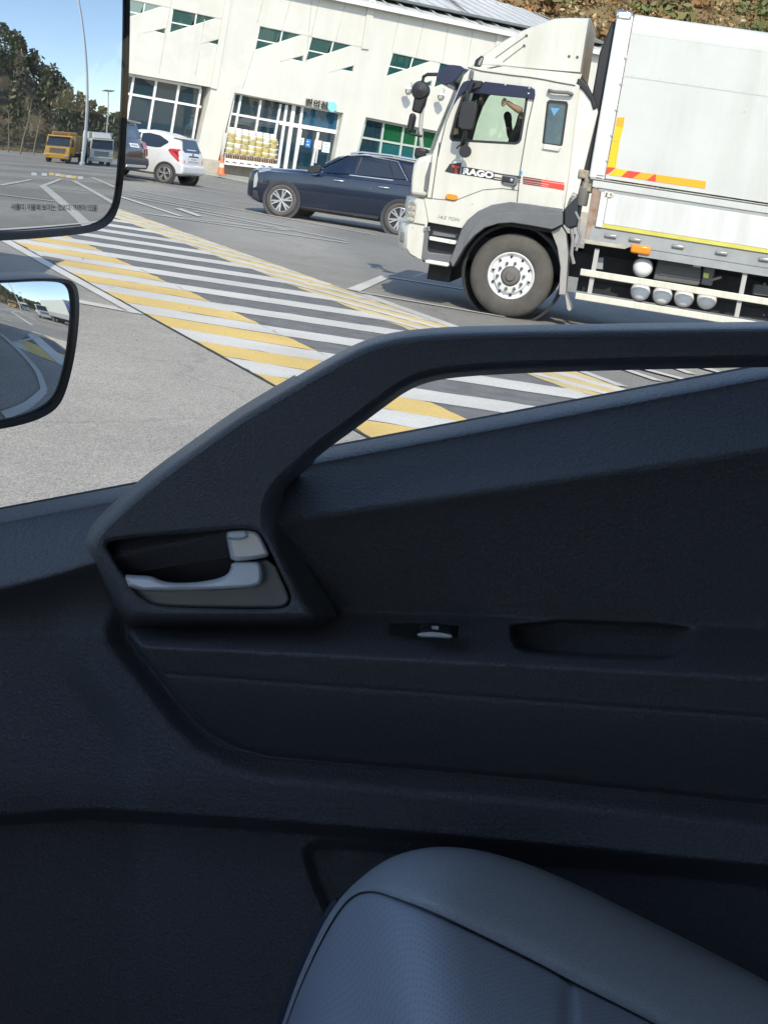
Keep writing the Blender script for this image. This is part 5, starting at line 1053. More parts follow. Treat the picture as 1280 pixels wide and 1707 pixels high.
# ---- relief of the door trim, in photo pixels
def sdpoly(X, Y, P):
    """signed distance to a closed polygon, negative inside"""
    d = np.full(X.shape, 1e9); ins = np.zeros(X.shape, bool); n = len(P)
    for i in range(n):
        ax, ay = P[i]; bx_, by = P[(i+1) % n]; ex, ey = bx_-ax, by-ay
        t = np.clip(((X-ax)*ex+(Y-ay)*ey)/(ex*ex+ey*ey+1e-9), 0, 1); d = np.minimum(d, np.hypot(X-ax-t*ex, Y-ay-t*ey))
        c = ((ay > Y) != (by > Y)) & (X < (bx_-ax)*(Y-ay)/(by-ay+1e-12)+ax); ins ^= c
    return np.where(ins, -d, d)
def sst(x, a, b): t = np.clip((x-a)/(b-a), 0, 1); return t*t*(3-2*t)
def blur(A, n):
    for _ in range(n):
        B = np.pad(A, 1, mode='edge'); A = (B[1:-1, 1:-1]*2+B[:-2, 1:-1]+B[2:, 1:-1]+B[1:-1, :-2]+B[1:-1, 2:])/6
    return A
NX, NY = 600, 500
px = np.linspace(-170, 1450, NX); vv = np.linspace(0, 1, NY)
X = np.tile(px, (NY, 1)); Y = (ys(X)+30) + vv[:, None]*(1860-(ys(X)+30))
I = lambda pts: np.interp(X, [p[0] for p in pts], [p[1] for p in pts])
yc = I([(-170, 1000), (0, 985), (90, 960), (200, 925), (500, 866), (1280, 750), (1450, 725)])
yt = I([(-170, 1060), (215, 1045), (560, 1020), (850, 1030), (1170, 1043), (1450, 1056)])
h = np.where(Y < yc, .066*(Y-ys(X)-30)/np.maximum(yc-ys(X)-30, 1), .066-.056*np.clip((Y-yc)/np.maximum(yt-yc, 1), 0, 1)**.8)
h = blur(h, 7)
# armrest body
arm = sdpoly(X, Y, [(216, 1042), (560, 1019), (850, 1029), (1170, 1042), (1600, 1060), (1600, 1372), (1280, 1341), (900, 1300), (600, 1274), (450, 1260), (400, 1247), (355, 1224), (318, 1190), (270, 1128), (232, 1080), (217, 1060)])
yf = 1076+(X-230)*.052; ysm = 1123+(X-270)*.0735; ybm = I([(216, 1240), (430, 1262), (600, 1274), (1280, 1341), (1600, 1372)])
ha = np.where(Y < yf, .012+.095*np.clip((Y-yt)/np.maximum(yf-yt, 1), 0, 1), np.where(Y < ysm, .107-.016*(Y-yf)/np.maximum(ysm-yf, 1), .090-.064*np.clip((Y-ysm)/np.maximum(ybm-ysm, 1), 0, 1)**1.3))
seam = np.exp(-((Y-ysm)/2.2)**2)*.0035*(X > 262); ha = blur(ha, 5) - seam
edge_line = np.exp(-((Y-(yf-17+.0*X))/2.0)**2)*.0008*(X > 250)*(X < 900); ha -= edge_line
low = sst(Y, 960, 1075); left = 1-sst(X, 190, 250)
hb = .014+.030*sst(arm, 1, 46)-.020*sst(arm, 78, 140)*left-.012*sst(Y, 1290, 1400)
lw = np.maximum(low*left, sst(Y, 1030, 1060)); h = h*(1-lw)+hb*lw; h = blur(h, 4)
k = 1-sst(arm, -5, 4); h = h*(1-k)+ha*k
h -= .007*np.exp(-(arm/3.5)**2)*sst(Y, 1090, 1250)
# pull cup and switch well
cup = sdpoly(X, Y, smooth2([(850, 1030), (1172, 1043), (1166, 1058), (1130, 1094), (1100, 1101), (885, 1091), (853, 1078)], 1)); mcup = (1-sst(cup, -4.5, .5))*sst(1170-X, 0, 52); h = h*(1-mcup)+(-.014+.012*np.clip((Y-1035)/60, 0, 1))*mcup
sw = sdpoly(X, Y, smooth2([(648, 1038), (766, 1042), (763, 1065), (649, 1060)], 1)); h -= .014*(1-sst(sw, -3, 1.0))
# lower shadow gap and map pocket
yb = I([(-170, 1375), (0, 1362), (150, 1352), (400, 1368), (700, 1392), (1000, 1420), (1280, 1448), (1450, 1465)])
h -= .045*sst(Y-yb, -6, 16)
pk = sdpoly(X, Y, smooth2([(505, 1402), (620, 1406), (1600, 1490), (1600, 1900), (600, 1900), (560, 1560), (512, 1450)], 3)); h -= .022*(1-sst(pk, -16, 8))
h = blur(h, 1)
# dents and unevenness of moulded plastic
verts = []; faces = []
rowsN = 0
for f, dp in [(-.25, .034), (.0, .025), (.25, .0165), (.50, .0095), (.72, .0045), (.87, .002), (.95, .0007)]:   # rows that roll over the sill towards the glass
    for i in range(NX): verts.append(toloc(D(px[i], ys(px[i])+12+18*f, h[0, i]-dp)))
    rowsN += 1
for j in range(NY):
    d = _F[None, :] + ((X[j]-640)/FPX)[:, None]*CR[None, :] + ((853.5-Y[j])/FPX)[:, None]*CU[None, :]
    P = CP + d*((1.25-h[j])/d[:, 1])[:, None]; P[:, 1] -= 1.25; verts += [tuple(p) for p in P]; rowsN += 1
for j in range(rowsN-1):
    for i in range(NX-1): faces.append((j*NX+i, (j+1)*NX+i, (j+1)*NX+i+1, j*NX+i+1))
me = bpy.data.meshes.new('door_trim'); me.from_pydata([tuple(float(c) for c in v) for v in verts], [], faces); me.materials.append(TRIM); me.polygons.foreach_set('use_smooth', [True]*len(me.polygons)); me.update()
link(bpy.data.objects.new('door_trim', me), door)
# weatherstrip and glass
def ws(b):
    rs = []
    for x in np.linspace(-170, 1450, 30):
        A = D(x, ys(x)+6, -.100); rs.append([toloc(A+np.array([0, a, c])) for a, c in ((-.080, -.022), (-.055, -.010), (-.028, -.003), (-.010, .003), (.006, .0), (.008, -.02))])
    b.rings(rs, closed=False)
part('weatherstrip', pm('weatherstrip_black', (.010, .010, .011), .6), door, ws, smooth=40)
WGL = thin_glass('door_glass', (.955, .965, .955), .02, dust=.26)
def glass(b):
    A, B = D(-420, ys(-420)+40, -.11), D(1700, ys(1700)+40, -.11)
    b.add([toloc(A), toloc(B), (B[0], A[1]-1.25, 2.12), (A[0], A[1]-1.25, 2.12)], [(0, 1, 2, 3)])
part('window_glass', WGL, door, glass)
# outer skin of the door and its window frame
PAINTB = pm('own_truck_paint', (.70, .70, .70), .3, coat=.6)
def skin_(b):
    A, B = D(-420, ys(-420)+30, -.13), D(1700, ys(1700)+30, -.13)
    b.prism([(A[0], .75), (B[0], .75), (B[0], B[2]-.01), (A[0], A[2]-.01)], .16, .18)
part('outer_panel', PAINTB, door, skin_)
part('window_frame', DASH, door, lambda b: (b.box((-.95, -.02, 2.11), (.85, .16, 2.20)),)); part('window_frame', DASH, door, lambda b: b.box((.66, -.02, 1.0), (.85, .16, 2.11)))
part('inner_panel', DASH, door, lambda b: b.box((-1.0, .10, .7), (.85, .15, 1.36)))

# ---- the big grab handle
go = smooth2([(150, 905), (156, 888), (180, 862), (250, 800), (330, 742), (400, 692), (480, 645), (555, 602), (600, 578), (650, 562), (730, 553), (850, 550), (1050, 547), (1280, 544), (1560, 540),
              (1560, 600), (1280, 603), (1050, 608), (880, 613), (770, 619), (715, 627), (675, 643), (635, 672), (590, 706), (540, 742), (505, 772), (478, 796), (456, 820), (446, 848), (447, 878), (462, 912), (490, 965), (512, 1005), (530, 1032), (500, 1036), (232, 1036), (214, 1028), (190, 990), (165, 945), (152, 918)], 2)
gh_ = smooth2([(180, 903), (215, 897), (300, 890), (380, 882), (415, 881), (432, 886), (446, 908), (470, 960), (486, 992), (484, 1008), (470, 1015), (430, 1016), (290, 1013), (255, 1008), (228, 990), (205, 958), (185, 925), (176, 910)], 2)
go = resample(go, 420); gh_ = resample(gh_, 150)
def draft(p):
    x, y = p; w = sst(np.array(float(x)), 435, 455)*sst(np.array(float(y)), 800, 860)*(1-sst(np.array(float(y)), 1028, 1036)); return 8 + 24*float(w)
HF_ = lambda x: float(np.interp(x, [150, 560, 900, 1560], [.088, .098, .100, .100]))
def grab(b):
    dr_ = [draft(p) for p in go]
    prof = [(-13, 0), (-8, -.0015), (-3.5, -.005), (0, -.012), (1.5, -.022)]
    rs = []
    for o_, dh_ in prof:
        R2 = offset(go, o_); rs.append([toloc(D(x, y, HF_(x)+dh_)) for x, y in R2])
    # drafted flank back to the trim (bar part: back face)
    fl = offset(go, [2+.8*q for q in dr_]); rs.append([toloc(D(x, y, HF_(x)-.048)) for x, y in fl])
    bk = offset(go, [(-6 if (x > 500 and y < 760) else 4+q) for (x, y), q in zip(go, dr_)]); rs.append([toloc(D(x, y, (HF_(x)-.06) if (x > 500 and y < 760) else .012)) for x, y in bk])
    b.rings(rs)
    front = offset(go, -13); hole = offset(gh_, 7); fv = front+hole
    tr = tessellate_polygon([[Vector((x, y, 0)) for x, y in front], [Vector((x, y, 0)) for x, y in hole]])
    b.add([toloc(D(x, y, HF_(x))) for x, y in fv], [tuple(t) for t in tr])
    # back cap of the free bar, roughly
    tr = tessellate_polygon([[Vector((x, y, 0)) for x, y in bk]]); b.add(rs[-1], [tuple(t) for t in tr])
    # rounded lip of the opener recess and its walls
    hr_ = []
    for o_, dh_ in [(7, 0), (3.5, -.0012), (1, -.004), (0, -.008), (-1, -.05)]: hr_.append([toloc(D(x, y, HF_(x)+dh_)) for x, y in offset(gh_, o_)])
    b.rings(hr_)
gb = part('grab_handle', TRIMH, door, grab, smooth=42)
# ---- opener: cup, plate, lever, lock tab
def plate(b, pts, h0, rise, rnd=4, back=.03, n=110, hf=None):
    P = resample(pts, n); hf = hf or (lambda x, y: h0)
    rs = [[toloc(D(x, y, hf(x, y)+dd)) for x, y in offset(P, oo)] for oo, dd in ((-rnd, rise), (-rnd*.45, rise*.85), (-rnd*.1, rise*.4), (0, -.002), (.3, -back))]
    b.rings(rs); tr = tessellate_polygon([[Vector((x, y, 0)) for x, y in offset(P, -rnd)]]); b.add(rs[0], [tuple(t) for t in tr])
zo = zoom(100, 820, 2.4615)
part('opener_cup', CUPB, door, lambda b: plate(b, smooth2(offset(gh_, 4)[::4], 1), .045, .001, back=.004))
part('opener_plate', SATD, door, lambda b: plate(b, smooth2(zo([(268, 365), (285, 408), (300, 440), (340, 464), (410, 474), (880, 481), (925, 472), (946, 445), (930, 395), (872, 272), (790, 285), (700, 300), (690, 350), (560, 380), (420, 380)]), 1), .070, .006, 6), smooth=40)
def leverh(x, y): return .080 + .006*float(sst(np.array(float(x)), 200, 420)) + .006*min(1.3, max(-.6, (y-958)/28))
part('lever', SATIN, door, lambda b: plate(b, smooth2(zo([(258, 338), (310, 342), (375, 345), (410, 362), (455, 373), (540, 373), (620, 363), (675, 347), (700, 325), (702, 290), (760, 286), (818, 285), (832, 310), (834, 350), (818, 392), (700, 402), (500, 409), (287, 408)]), 1), .066, .010, 7, .02, 140, leverh), smooth=40)
part('lever_shade', SATD, door, lambda b: plate(b, smooth2(zo([(834, 300), (868, 278), (905, 355), (880, 372), (836, 372)]), 1), .062, .004, 4, .01), smooth=40) if False else None
part('lock_tab', SATIN, door, lambda b: (plate(b, smooth2(zo([(678, 164), (705, 155), (795, 152), (822, 172), (846, 220), (868, 264), (790, 280), (702, 286), (694, 240)]), 1), .064, .008, 7, .03, 110, lambda x, y: .082+.003*(y-885)/50),), smooth=40)
part('lock_tab_ridge', SATIN, door, lambda b: plate(b, smooth2(zo([(684, 166), (710, 158), (775, 157), (772, 196), (690, 200)]), 1), .068, .006, 5, .01, 80, lambda x, y: .087+.004*(y-884)/18), smooth=40)
# ---- window switch
part('switch_well', pm('switch_well', (.012, .012, .014), .35), door, lambda b: plate(b, [(649, 1039), (765, 1043), (763, 1064), (650, 1060)], .070, .0, .5, .003, 40))
rk = part('window_switch', pm('switch_black', (.012, .012, .013), .18, coat=.5), door, lambda b: plate(b, smooth2([(697, 1040), (722, 1037), (752, 1042), (755, 1064), (696, 1062)], 1), .088, .006, 4, .02, 60), smooth=45)
part('switch_trim', SATIN, door, lambda b: plate(b, smooth2([(696, 1055), (725, 1053), (754, 1058), (754, 1065), (725, 1063), (696, 1062)], 1), .095, .003, 2, .012, 50), smooth=45)
icon = pm('icon_white', (.75, .75, .75), .5)
part('switch_icon', icon, door, lambda b: (plate(b, [(723, 1043.5), (731, 1044), (730.5, 1050), (724, 1049.5)], .0975, .0002, .4, .0005, 16),)); part('switch_icon', icon, door, lambda b: plate(b, [(719, 1044.5), (722, 1043.5), (723.5, 1050), (720.5, 1049)], .0973, .0002, .3, .0005, 16))

part('scuff', pm('scuff_pale', (.30, .30, .32), .6), door, lambda b: plate(b, [(827, 1113), (836, 1108), (846, 1106), (838, 1110)], .1065, .0004, .3, .001, 20))
# ---- passenger seat
seat = empty('passenger_seat', (.2, .85, .8), 0, 'blue grey leather passenger seat cushion beside the door', 'seat')
def DY(x, y, yy): d = ray(x, y); P = CP + d*(yy/d[1]); return (P[0]-.2, P[1]-.85, P[2]-.8)
SIL = [(430, 1830), (452, 1760), (474, 1690), (503, 1612), (545, 1524), (590, 1472), (640, 1434), (690, 1416), (740, 1411), (800, 1417), (880, 1440), (960, 1474), (1060, 1524), (1160, 1574), (1280, 1637), (1420, 1716), (1560, 1800)]
SEAM_ = [(436, 1832), (459, 1762), (482, 1692), (512, 1614), (556, 1528), (588, 1490), (622, 1484), (660, 1497), (710, 1515), (760, 1538), (830, 1572), (900, 1607), (970, 1645), (1060, 1690), (1180, 1755), (1320, 1830), (1450, 1900)]
ENDP = [(440, 1834), (470, 1850), (510, 1870), (560, 1890), (600, 1900), (630, 1905), (660, 1910), (700, 1915), (745, 1920), (800, 1925), (860, 1930), (920, 1935), (985, 1940), (1070, 1945), (1180, 1950), (1320, 1950), (1450, 1955)]
SIL, SEAM_, ENDP = [smooth2(q, 3, False) for q in (SIL, SEAM_, ENDP)]
SEATL = leather_mat('seat_leather', (.47, .485, .52), .62, 700, .25)
def seat_mat():
    M = leather_mat('seat_perforated', (.43, .445, .51), .66, 700, .2); N = M.node_tree.nodes; K = M.node_tree.links; b = N['Principled BSDF']
    tc = N.new('ShaderNodeTexCoord'); mp_ = N.new('ShaderNodeMapping'); mp_.inputs['Rotation'].default_value = (0, 0, R_(45)); mp_.inputs['Scale'].default_value = (250, 250, 250); K.new(tc.outputs['Object'], mp_.inputs[0])
    sx = N.new('ShaderNodeSeparateXYZ'); K.new(mp_.outputs[0], sx.inputs[0])
    def fr(o):
        f = N.new('ShaderNodeMath'); f.operation = 'FRACT'; K.new(o, f.inputs[0]); s_ = N.new('ShaderNodeMath'); s_.operation = 'SUBTRACT'; s_.inputs[1].default_value = .5; K.new(f.outputs[0], s_.inputs[0]); q = N.new('ShaderNodeMath'); q.operation = 'POWER'; q.inputs[1].default_value = 2; K.new(s_.outputs[0], q.inputs[0]); return q
    a, c = fr(sx.outputs[0]), fr(sx.outputs[1]); ad = N.new('ShaderNodeMath'); ad.operation = 'ADD'; K.new(a.outputs[0], ad.inputs[0]); K.new(c.outputs[0], ad.inputs[1])
    lt = N.new('ShaderNodeMath'); lt.operation = 'LESS_THAN'; lt.inputs[1].default_value = .05; K.new(ad.outputs[0], lt.inputs[0])
    mx = N.new('ShaderNodeMix'); mx.data_type = 'RGBA'; K.new(lt.outputs[0], mx.inputs[0]); mx.inputs[6].default_value = (.46, .49, .57, 1); mx.inputs[7].default_value = (.385, .40, .46, 1); K.new(mx.outputs[2], b.inputs['Base Color'])
    return M
SEATP = seat_mat()
nS = len(SIL)
_w = np.array([min(1.2, max(.08, math.hypot(SEAM_[i][0]-SIL[i][0], SEAM_[i][1]-SIL[i][1])/90)) for i in range(nS)]); _w = np.convolve(np.pad(_w, 9, mode='edge'), np.ones(19)/19, mode='valid')
def bolster(b):
    rs = []
    for k in range(3):    # round the back, down towards the door
        q = (3-k)/3; rs.append([tuple(np.array(DY(x, y, 1.10))+np.array([0, .05*q, -.16*q*q-.01*q])) for x, y in SIL])
    for v in np.linspace(0, 1, 15):
        row = []
        for i in range(nS):
            x = SIL[i][0]+(SEAM_[i][0]-SIL[i][0])*v; y = SIL[i][1]+(SEAM_[i][1]-SIL[i][1])*v
            wd = _w[i]
            row.append(DY(x, y, 1.10 - .115*wd*math.sqrt(v) + .010*wd*v**14))
        rs.append(row)
    b.rings(rs, closed=False)
part('bolster', SEATL, seat, bolster, smooth=80)
def cush(b):
    rs = []
    for v in np.r_[0, .004, .012, .03, np.linspace(.06, 1, 14)]:
        row = []
        for i in range(nS):
            x = SEAM_[i][0]+(ENDP[i][0]-SEAM_[i][0])*v; y = SEAM_[i][1]+(ENDP[i][1]-SEAM_[i][1])*v
            wd = _w[i]
            g_ = .012*math.exp(-((x-948)/9)**2)*(1 if y > 1628 else 0)
            row.append(DY(x, y, 1.10-.105*wd + .016*math.exp(-v/.012) - .25*v*(1-.25*v) + g_*.6))
        rs.append(row)
    b.rings(rs, closed=False)
part('cushion', SEATP, seat, cush, smooth=80)
part('piping', pm('piping_navy', (.05, .065, .10), .5), seat, lambda b: b.tube([DY(x-2, y, 1.098) for x, y in SIL[:40]], .0032, 6), smooth=80)
part('seam', pm('seam_dark', (.13, .135, .16), .7), seat, lambda b: b.tube([DY(x+1, y+1, 1.10-.105*_w[i]+.006) for i, (x, y) in enumerate(SEAM_) if i > 38], .0011, 6), smooth=80)
part('seam', MATS['seam_dark'], seat, lambda b: b.tube([DY(948+.02*(y-1636), y, 1.10-.105*1.1-.25*((y-1636)/300.)*.93+.004) for y in (1634, 1660, 1690, 1720, 1760)], .0014, 6), smooth=80)
part('seat_base', DASH, seat, lambda b: b.box((-.25, -.30, -.15), (.45, .18, .12)), bevel=.03)

# ---- shell of the cab round the camera
cl = lambda b, a, c: b.box((a[0], a[1]-.4, a[2]), (c[0], c[1]-.4, c[2]))
part('roof', HEADL, cabn, lambda b: cl(b, (-.50, -.7, 2.24), (.95, 1.43, 2.30)))
part('rear_wall', UPTR, cabn, lambda b: cl(b, (.90, -.7, .7), (.96, 1.43, 2.235)))
part('floor', DASH, cabn, lambda b: cl(b, (-1.3, -.7, .62), (.96, 1.43, .70)))
part('dashboard', DASH, cabn, lambda b: b.prism([(-1.3, .70), (-.62, .70), (-.50, 1.18), (-.62, 1.40), (-1.25, 1.44)], -1.05, .95), bevel=.04)
part('firewall', DASH, cabn, lambda b: cl(b, (-1.38, -.7, .62), (-1.301, 1.43, 1.36)))
part('driver_door', UPTR, cabn, lambda b: (cl(b, (-1.3, -.70, .7), (.9, -.62, 1.40))))
part('window_frame', UPTR, cabn, lambda b: cl(b, (-.8, -.70, 2.13), (.9, -.62, 2.235))); part('window_frame', UPTR, cabn, lambda b: cl(b, (.62, -.70, 1.28), (.9, -.62, 2.13)))
for y in (-.66, 1.36): part('pillar', UPTR, cabn, lambda b: b.bar((-1.34, y-.4, 1.36), (-.48, y-.4, 2.26), .07, .07))
part('windscreen', thin_glass('screen_glass', (.9, .93, .92), .03), cabn, lambda b: b.add([(-1.345, -1.04, 1.37), (-1.345, .94, 1.37), (-.50, .94, 2.25), (-.50, -1.04, 2.25)], [(0, 1, 2, 3)]))
BLOCKER = pm('blocker_grey', (.45, .45, .46), .9)
part('light_blocker', BLOCKER, cabn, lambda b: b.rings([[(-.22+.87*k/40, -1.00+.02*math.sin(k*1.3), z) for k in range(41)] for z in (1.38, 2.14)], closed=False), smooth=60)  # added out of view to block frontal light from the driver window
# the cargo body behind, which throws the shadow the mirrors show
part('cargo_box', pm('own_box', (.60, .61, .60), .5), cabn, lambda b: b.box((1.08, -1.15, .95), (7.2, 1.05, 2.95)), bevel=.02)
for x in (-.75, 5.2): part('wheel', RUB, cabn, lambda b: b.lathe([(0, .93), (.18, .95), (.3, 1.0), (.42, .99), (.43, .95), (.43, .76), (0, .75)], (x, 0, .43), 32), smooth=40)
for x in (-.75, 5.2): part('wheel', RUB, cabn, lambda b: b.lathe([(0, -1.03), (.18, -1.05), (.3, -1.1), (.42, -1.09), (.43, -1.05), (.43, -.86), (0, -.85)], (x, 0, .43), 32), smooth=40)

ds = empty('driver_seat', (.15, -.25, .7), 0, 'blue grey leather seat on the driver side of the cab', 'seat')
part('cushion', SEATL, ds, lambda b: b.box((-.30, -.27, .15), (.25, .27, .42)), bevel=.07, seg=3); part('backrest', SEATL, ds, lambda b: b.prism([(.2, .3), (.38, .3), (.62, 1.05), (.5, 1.08)], -.26, .26), bevel=.06, seg=3); part('base', DASH, ds, lambda b: b.box((-.2, -.2, 0), (.2, .2, .15)))
# ------------------------------------------------------------------ side mirrors (convex, really reflecting)
def mirror_frame(p0, yy, az0, abc):
    d = ray(*p0); d = d/np.linalg.norm(d); M = CP + d*(yy/d[1]); r = np.array([math.cos(az0), math.sin(az0), 0]); n = r-d; n /= np.linalg.norm(n)
    e1 = np.cross([0, 0, 1], n); e1 /= np.linalg.norm(e1); e2 = np.cross(n, e1); return M, n, e1, e2, abc
def mhit(S, x, y):
    M, n, e1, e2, (a, b, c) = S; d = ray(x, y); d = d/np.linalg.norm(d); q = np.zeros(2)
    for _ in range(8):
        hh = -.5*(a*q[0]**2+2*b*q[0]*q[1]+c*q[1]**2); t = (M+hh*n-CP) @ n/(d @ n); Xp = CP+t*d-M; q = np.array([Xp @ e1, Xp @ e2])
    nn = n+(a*q[0]+b*q[1])*e1+(b*q[0]+c*q[1])*e2; nn /= np.linalg.norm(nn); return Xp+M, d-2*(d @ nn)*nn, q
def MG(S, x, y):
    P, r, q = mhit(S, x, y)
    if r[2] > -1e-4: return None
    return P + r*(-P[2]/r[2])
SM = mirror_frame((100, 240), 1.62, R_(14), (.4097, -.0285, .8579)); SW = mirror_frame((30, 508), 1.62, R_(16), (2.0011, 1.186, 5.4057))
MIRR = pm('mirror_silver', (.80, .81, .81), .0, .93); RIMB = pm('mirror_rim_black', (.02, .02, .023), .4); DOTM = pm('mirror_print', (.10, .10, .11), .6)
def build_mirror(S, outer, inner, name, label, lip):
    M, n, e1, e2, (a, b, c) = S
    o = empty(name, (M[0], M[1]-.4, M[2]), 0, label, parent=cabn)
    Q = lambda pts: [tuple(mhit(S, x, y)[2]) for x, y in pts]
    def at(q, hh=0.0): sag = -.5*(a*q[0]**2+2*b*q[0]*q[1]+c*q[1]**2); return tuple(q[0]*e1+q[1]*e2+(sag+hh)*n)
    qi, qo = resample(Q(inner), 160), resample(Q(outer), 160)
    # align starts
    # glass grid
    A = np.array(qo); x0, y0 = A.min(0)+.002; x1, y1 = A.max(0)-.002; nx, ny = 110, 160
    gx_ = np.linspace(x0, x1, nx); gy_ = np.linspace(y0, y1, ny); GX, GY = np.meshgrid(gx_, gy_)
    mid = [((p[0]+q[0])/2, (p[1]+q[1])/2) for p, q in zip(qi, qo)]
    ins = sdpoly(GX, GY, qo) < -.0025
    vs = []; ns = []; idx = {}
    for j in range(ny):
        for i in range(nx):
            if ins[j, i]:
                idx[(j, i)] = len(vs); q = (GX[j, i], GY[j, i]); vs.append(at(q)); v = n+(a*q[0]+b*q[1])*e1+(b*q[0]+c*q[1])*e2; ns.append(tuple(v/np.linalg.norm(v)))
    fs = [(idx[j, i], idx[j, i+1], idx[j+1, i+1], idx[j+1, i]) for j in range(ny-1) for i in range(nx-1) if all(k in idx for k in ((j, i), (j, i+1), (j+1, i+1), (j+1, i)))]
    me = bpy.data.meshes.new('mirror_glass'); me.from_pydata([tuple(float(c_) for c_ in v) for v in vs], [], fs); me.materials.append(MIRR); me.polygons.foreach_set('use_smooth', [True]*len(me.polygons)); me.update()
    if me.polygons[0].normal.dot(Vector(n)) < 0: me.flip_normals()
    me.normals_split_custom_set_from_vertices(ns); link(bpy.data.objects.new('mirror_glass', me), o)
    def rim(b_):
        rs = [[at(q, .001) for q in qi], [at(q, .004) for q in offset(qi, .0012)], [at(q, .0055) for q in offset(qo, -.001)], [at(q, .003) for q in qo], [at(q, -.03) for q in offset(qo, .004)]]
        cx = np.mean(np.array(qo), 0); rs.append([at(cx+(np.array(q)-cx)*.93, -.06) for q in qo]); rs.append([at(cx+(np.array(q)-cx)*.6, -.085) for q in qo]); rs.append([at(cx+(np.array(q)-cx)*.02, -.09) for q in qo]); b_.rings(rs)
    part('housing', RIMB, o, rim, smooth=35)
    return o, at
def align(inner, outer): return inner, outer
m_in = smooth2([(-130, -190), (206, -190), (208, -120), (209, 0), (208, 80), (204, 200), (199, 290), (193, 335), (180, 360), (155, 375), (110, 380), (40, 385), (0, 386), (-80, 390), (-130, 380), (-140, 340), (-140, 0), (-140, -160)], 2)
m_out = smooth2([(-148, -200), (210, -200), (211, -120), (212, 0), (211, 80), (207, 200), (202, 292), (195, 342), (182, 371), (156, 386), (110, 392), (40, 398), (0, 400), (-90, 405), (-150, 396), (-158, 350), (-158, 0), (-158, -170)], 2)
mo, mat_ = build_mirror(SM, m_out, m_in, 'side_mirror', 'large door mirror with printed Korean warning, reflecting a yellow dump truck', 0)
w_in = smooth2([(-170, 474), (0, 472), (60, 468), (96, 469), (112, 473), (119, 486), (121, 520), (114, 585), (101, 640), (88, 668), (62, 686), (20, 700), (-40, 710), (-150, 712), (-190, 690), (-190, 500)], 2)
w_out = smooth2([(-180, 466), (0, 465), (60, 461), (100, 462), (118, 467), (126, 483), (128, 520), (121, 588), (107, 648), (93, 678), (66, 697), (22, 711), (-40, 720), (-160, 722), (-202, 700), (-202, 485)], 2)
wo_, wat = build_mirror(SW, w_out, w_in, 'wide_angle_mirror', 'smaller wide angle mirror below, reflecting parked trucks and our shadow', 0)
# printed warning on the glass
def mtext(S, o, at, body, A, B, C_, hh=.0012):
    vs, fs = textmesh(body, 1.0, 0, .0); x0 = min(v[0] for v in vs); x1 = max(v[0] for v in vs); y0 = min(v[1] for v in vs); y1 = max(v[1] for v in vs)
    P = []
    for x, y in vs:
        u, v = (x-x0)/(x1-x0), (y-y0)/(y1-y0); pxx = A[0]+(B[0]-A[0])*u+(C_[0]-A[0])*v; pyy = A[1]+(B[1]-A[1])*u+(C_[1]-A[1])*v
        P.append(at(mhit(S, pxx, pyy)[2], hh))
    mb = MB(); mb.add(P, fs); mb.build('lettering', DOTM, o, fix=False)
mtext(SM, mo, mat_, '사물이 거울에 보이는 것보다 가까이 있음', (19, 350), (162, 352), (19, 339))
# arms from the mirrors to the cab
for S, o, nm in ((SM, mo, 0), (SW, wo_, 1)):
    M = S[0]; e1 = S[2]
    s_ = np.array([-.95, 1.40, 1.95 if not nm else 1.45])-M; t_ = -.16*e1 - .08*S[1]
    part('arm', RIMB, o, lambda b: b.tube([tuple(t_+np.array([.05, 0, 0])), tuple(t_), tuple((t_+s_)/2+np.array([0, .05, .02])), tuple(s_)], .014), smooth=60)
# the lot behind as seen in the mirrors
zm = zoom(0, 150, 5.818); zw = zoom(0, 440, 6.1)
def mline(S, z, a, b_, wd, mat=LPAINT):
    p, q = [MG(S, *z([k])[0]) for k in (a, b_)]
    if p is not None and q is not None: wline(p[:2], q[:2], wd, mat)
for a, b_, wd in [((415, 930), (880, 1350), .32), ((-60, 1008), (570, 1085), .16), ((410, 932), (590, 862), .2), ((715, 880), (1110, 1105), .25), ((430, 940), (880, 985), .16), ((890, 845), (1120, 945), .25), ((0, 925), (300, 870), .2)]: mline(SM, zm, a, b_, wd)
for i, (a, m_) in enumerate([((330, 815), 0), ((430, 818), 0), ((500, 815), 1), ((560, 822), 0), ((610, 830), 1), ((665, 838), 0), ((715, 845), 1), ((780, 852), 0)]):
    q = [MG(SM, *zm([k])[0]) for k in ((a[0]-26, a[1]-16), (a[0]+26, a[1]-12), (a[0]+26, a[1]+16), (a[0]-26, a[1]+14))]
    if all(k is not None for k in q): line.z += .0003; tag(sheet('far_crossing_stripe', [tuple(k[:2]) for k in q], line.z, YPAINT if m_ else WPAINT), 'painted stripe of the crossing behind', kind='structure')
for a, b_, wd in [((0, 590), (395, 735), .12), ((395, 735), (120, 805), .12), ((0, 710), (230, 920), .14), ((230, 920), (380, 1100), .14), ((380, 1100), (440, 1290), .14), ((440, 1290), (270, 1440), .14), ((270, 1440), (20, 1545), .14), ((0, 560), (340, 608), .12), ((560, 505), (735, 590), .15), ((400, 510), (480, 565), .2)]: mline(SW, zw, a, b_, wd)
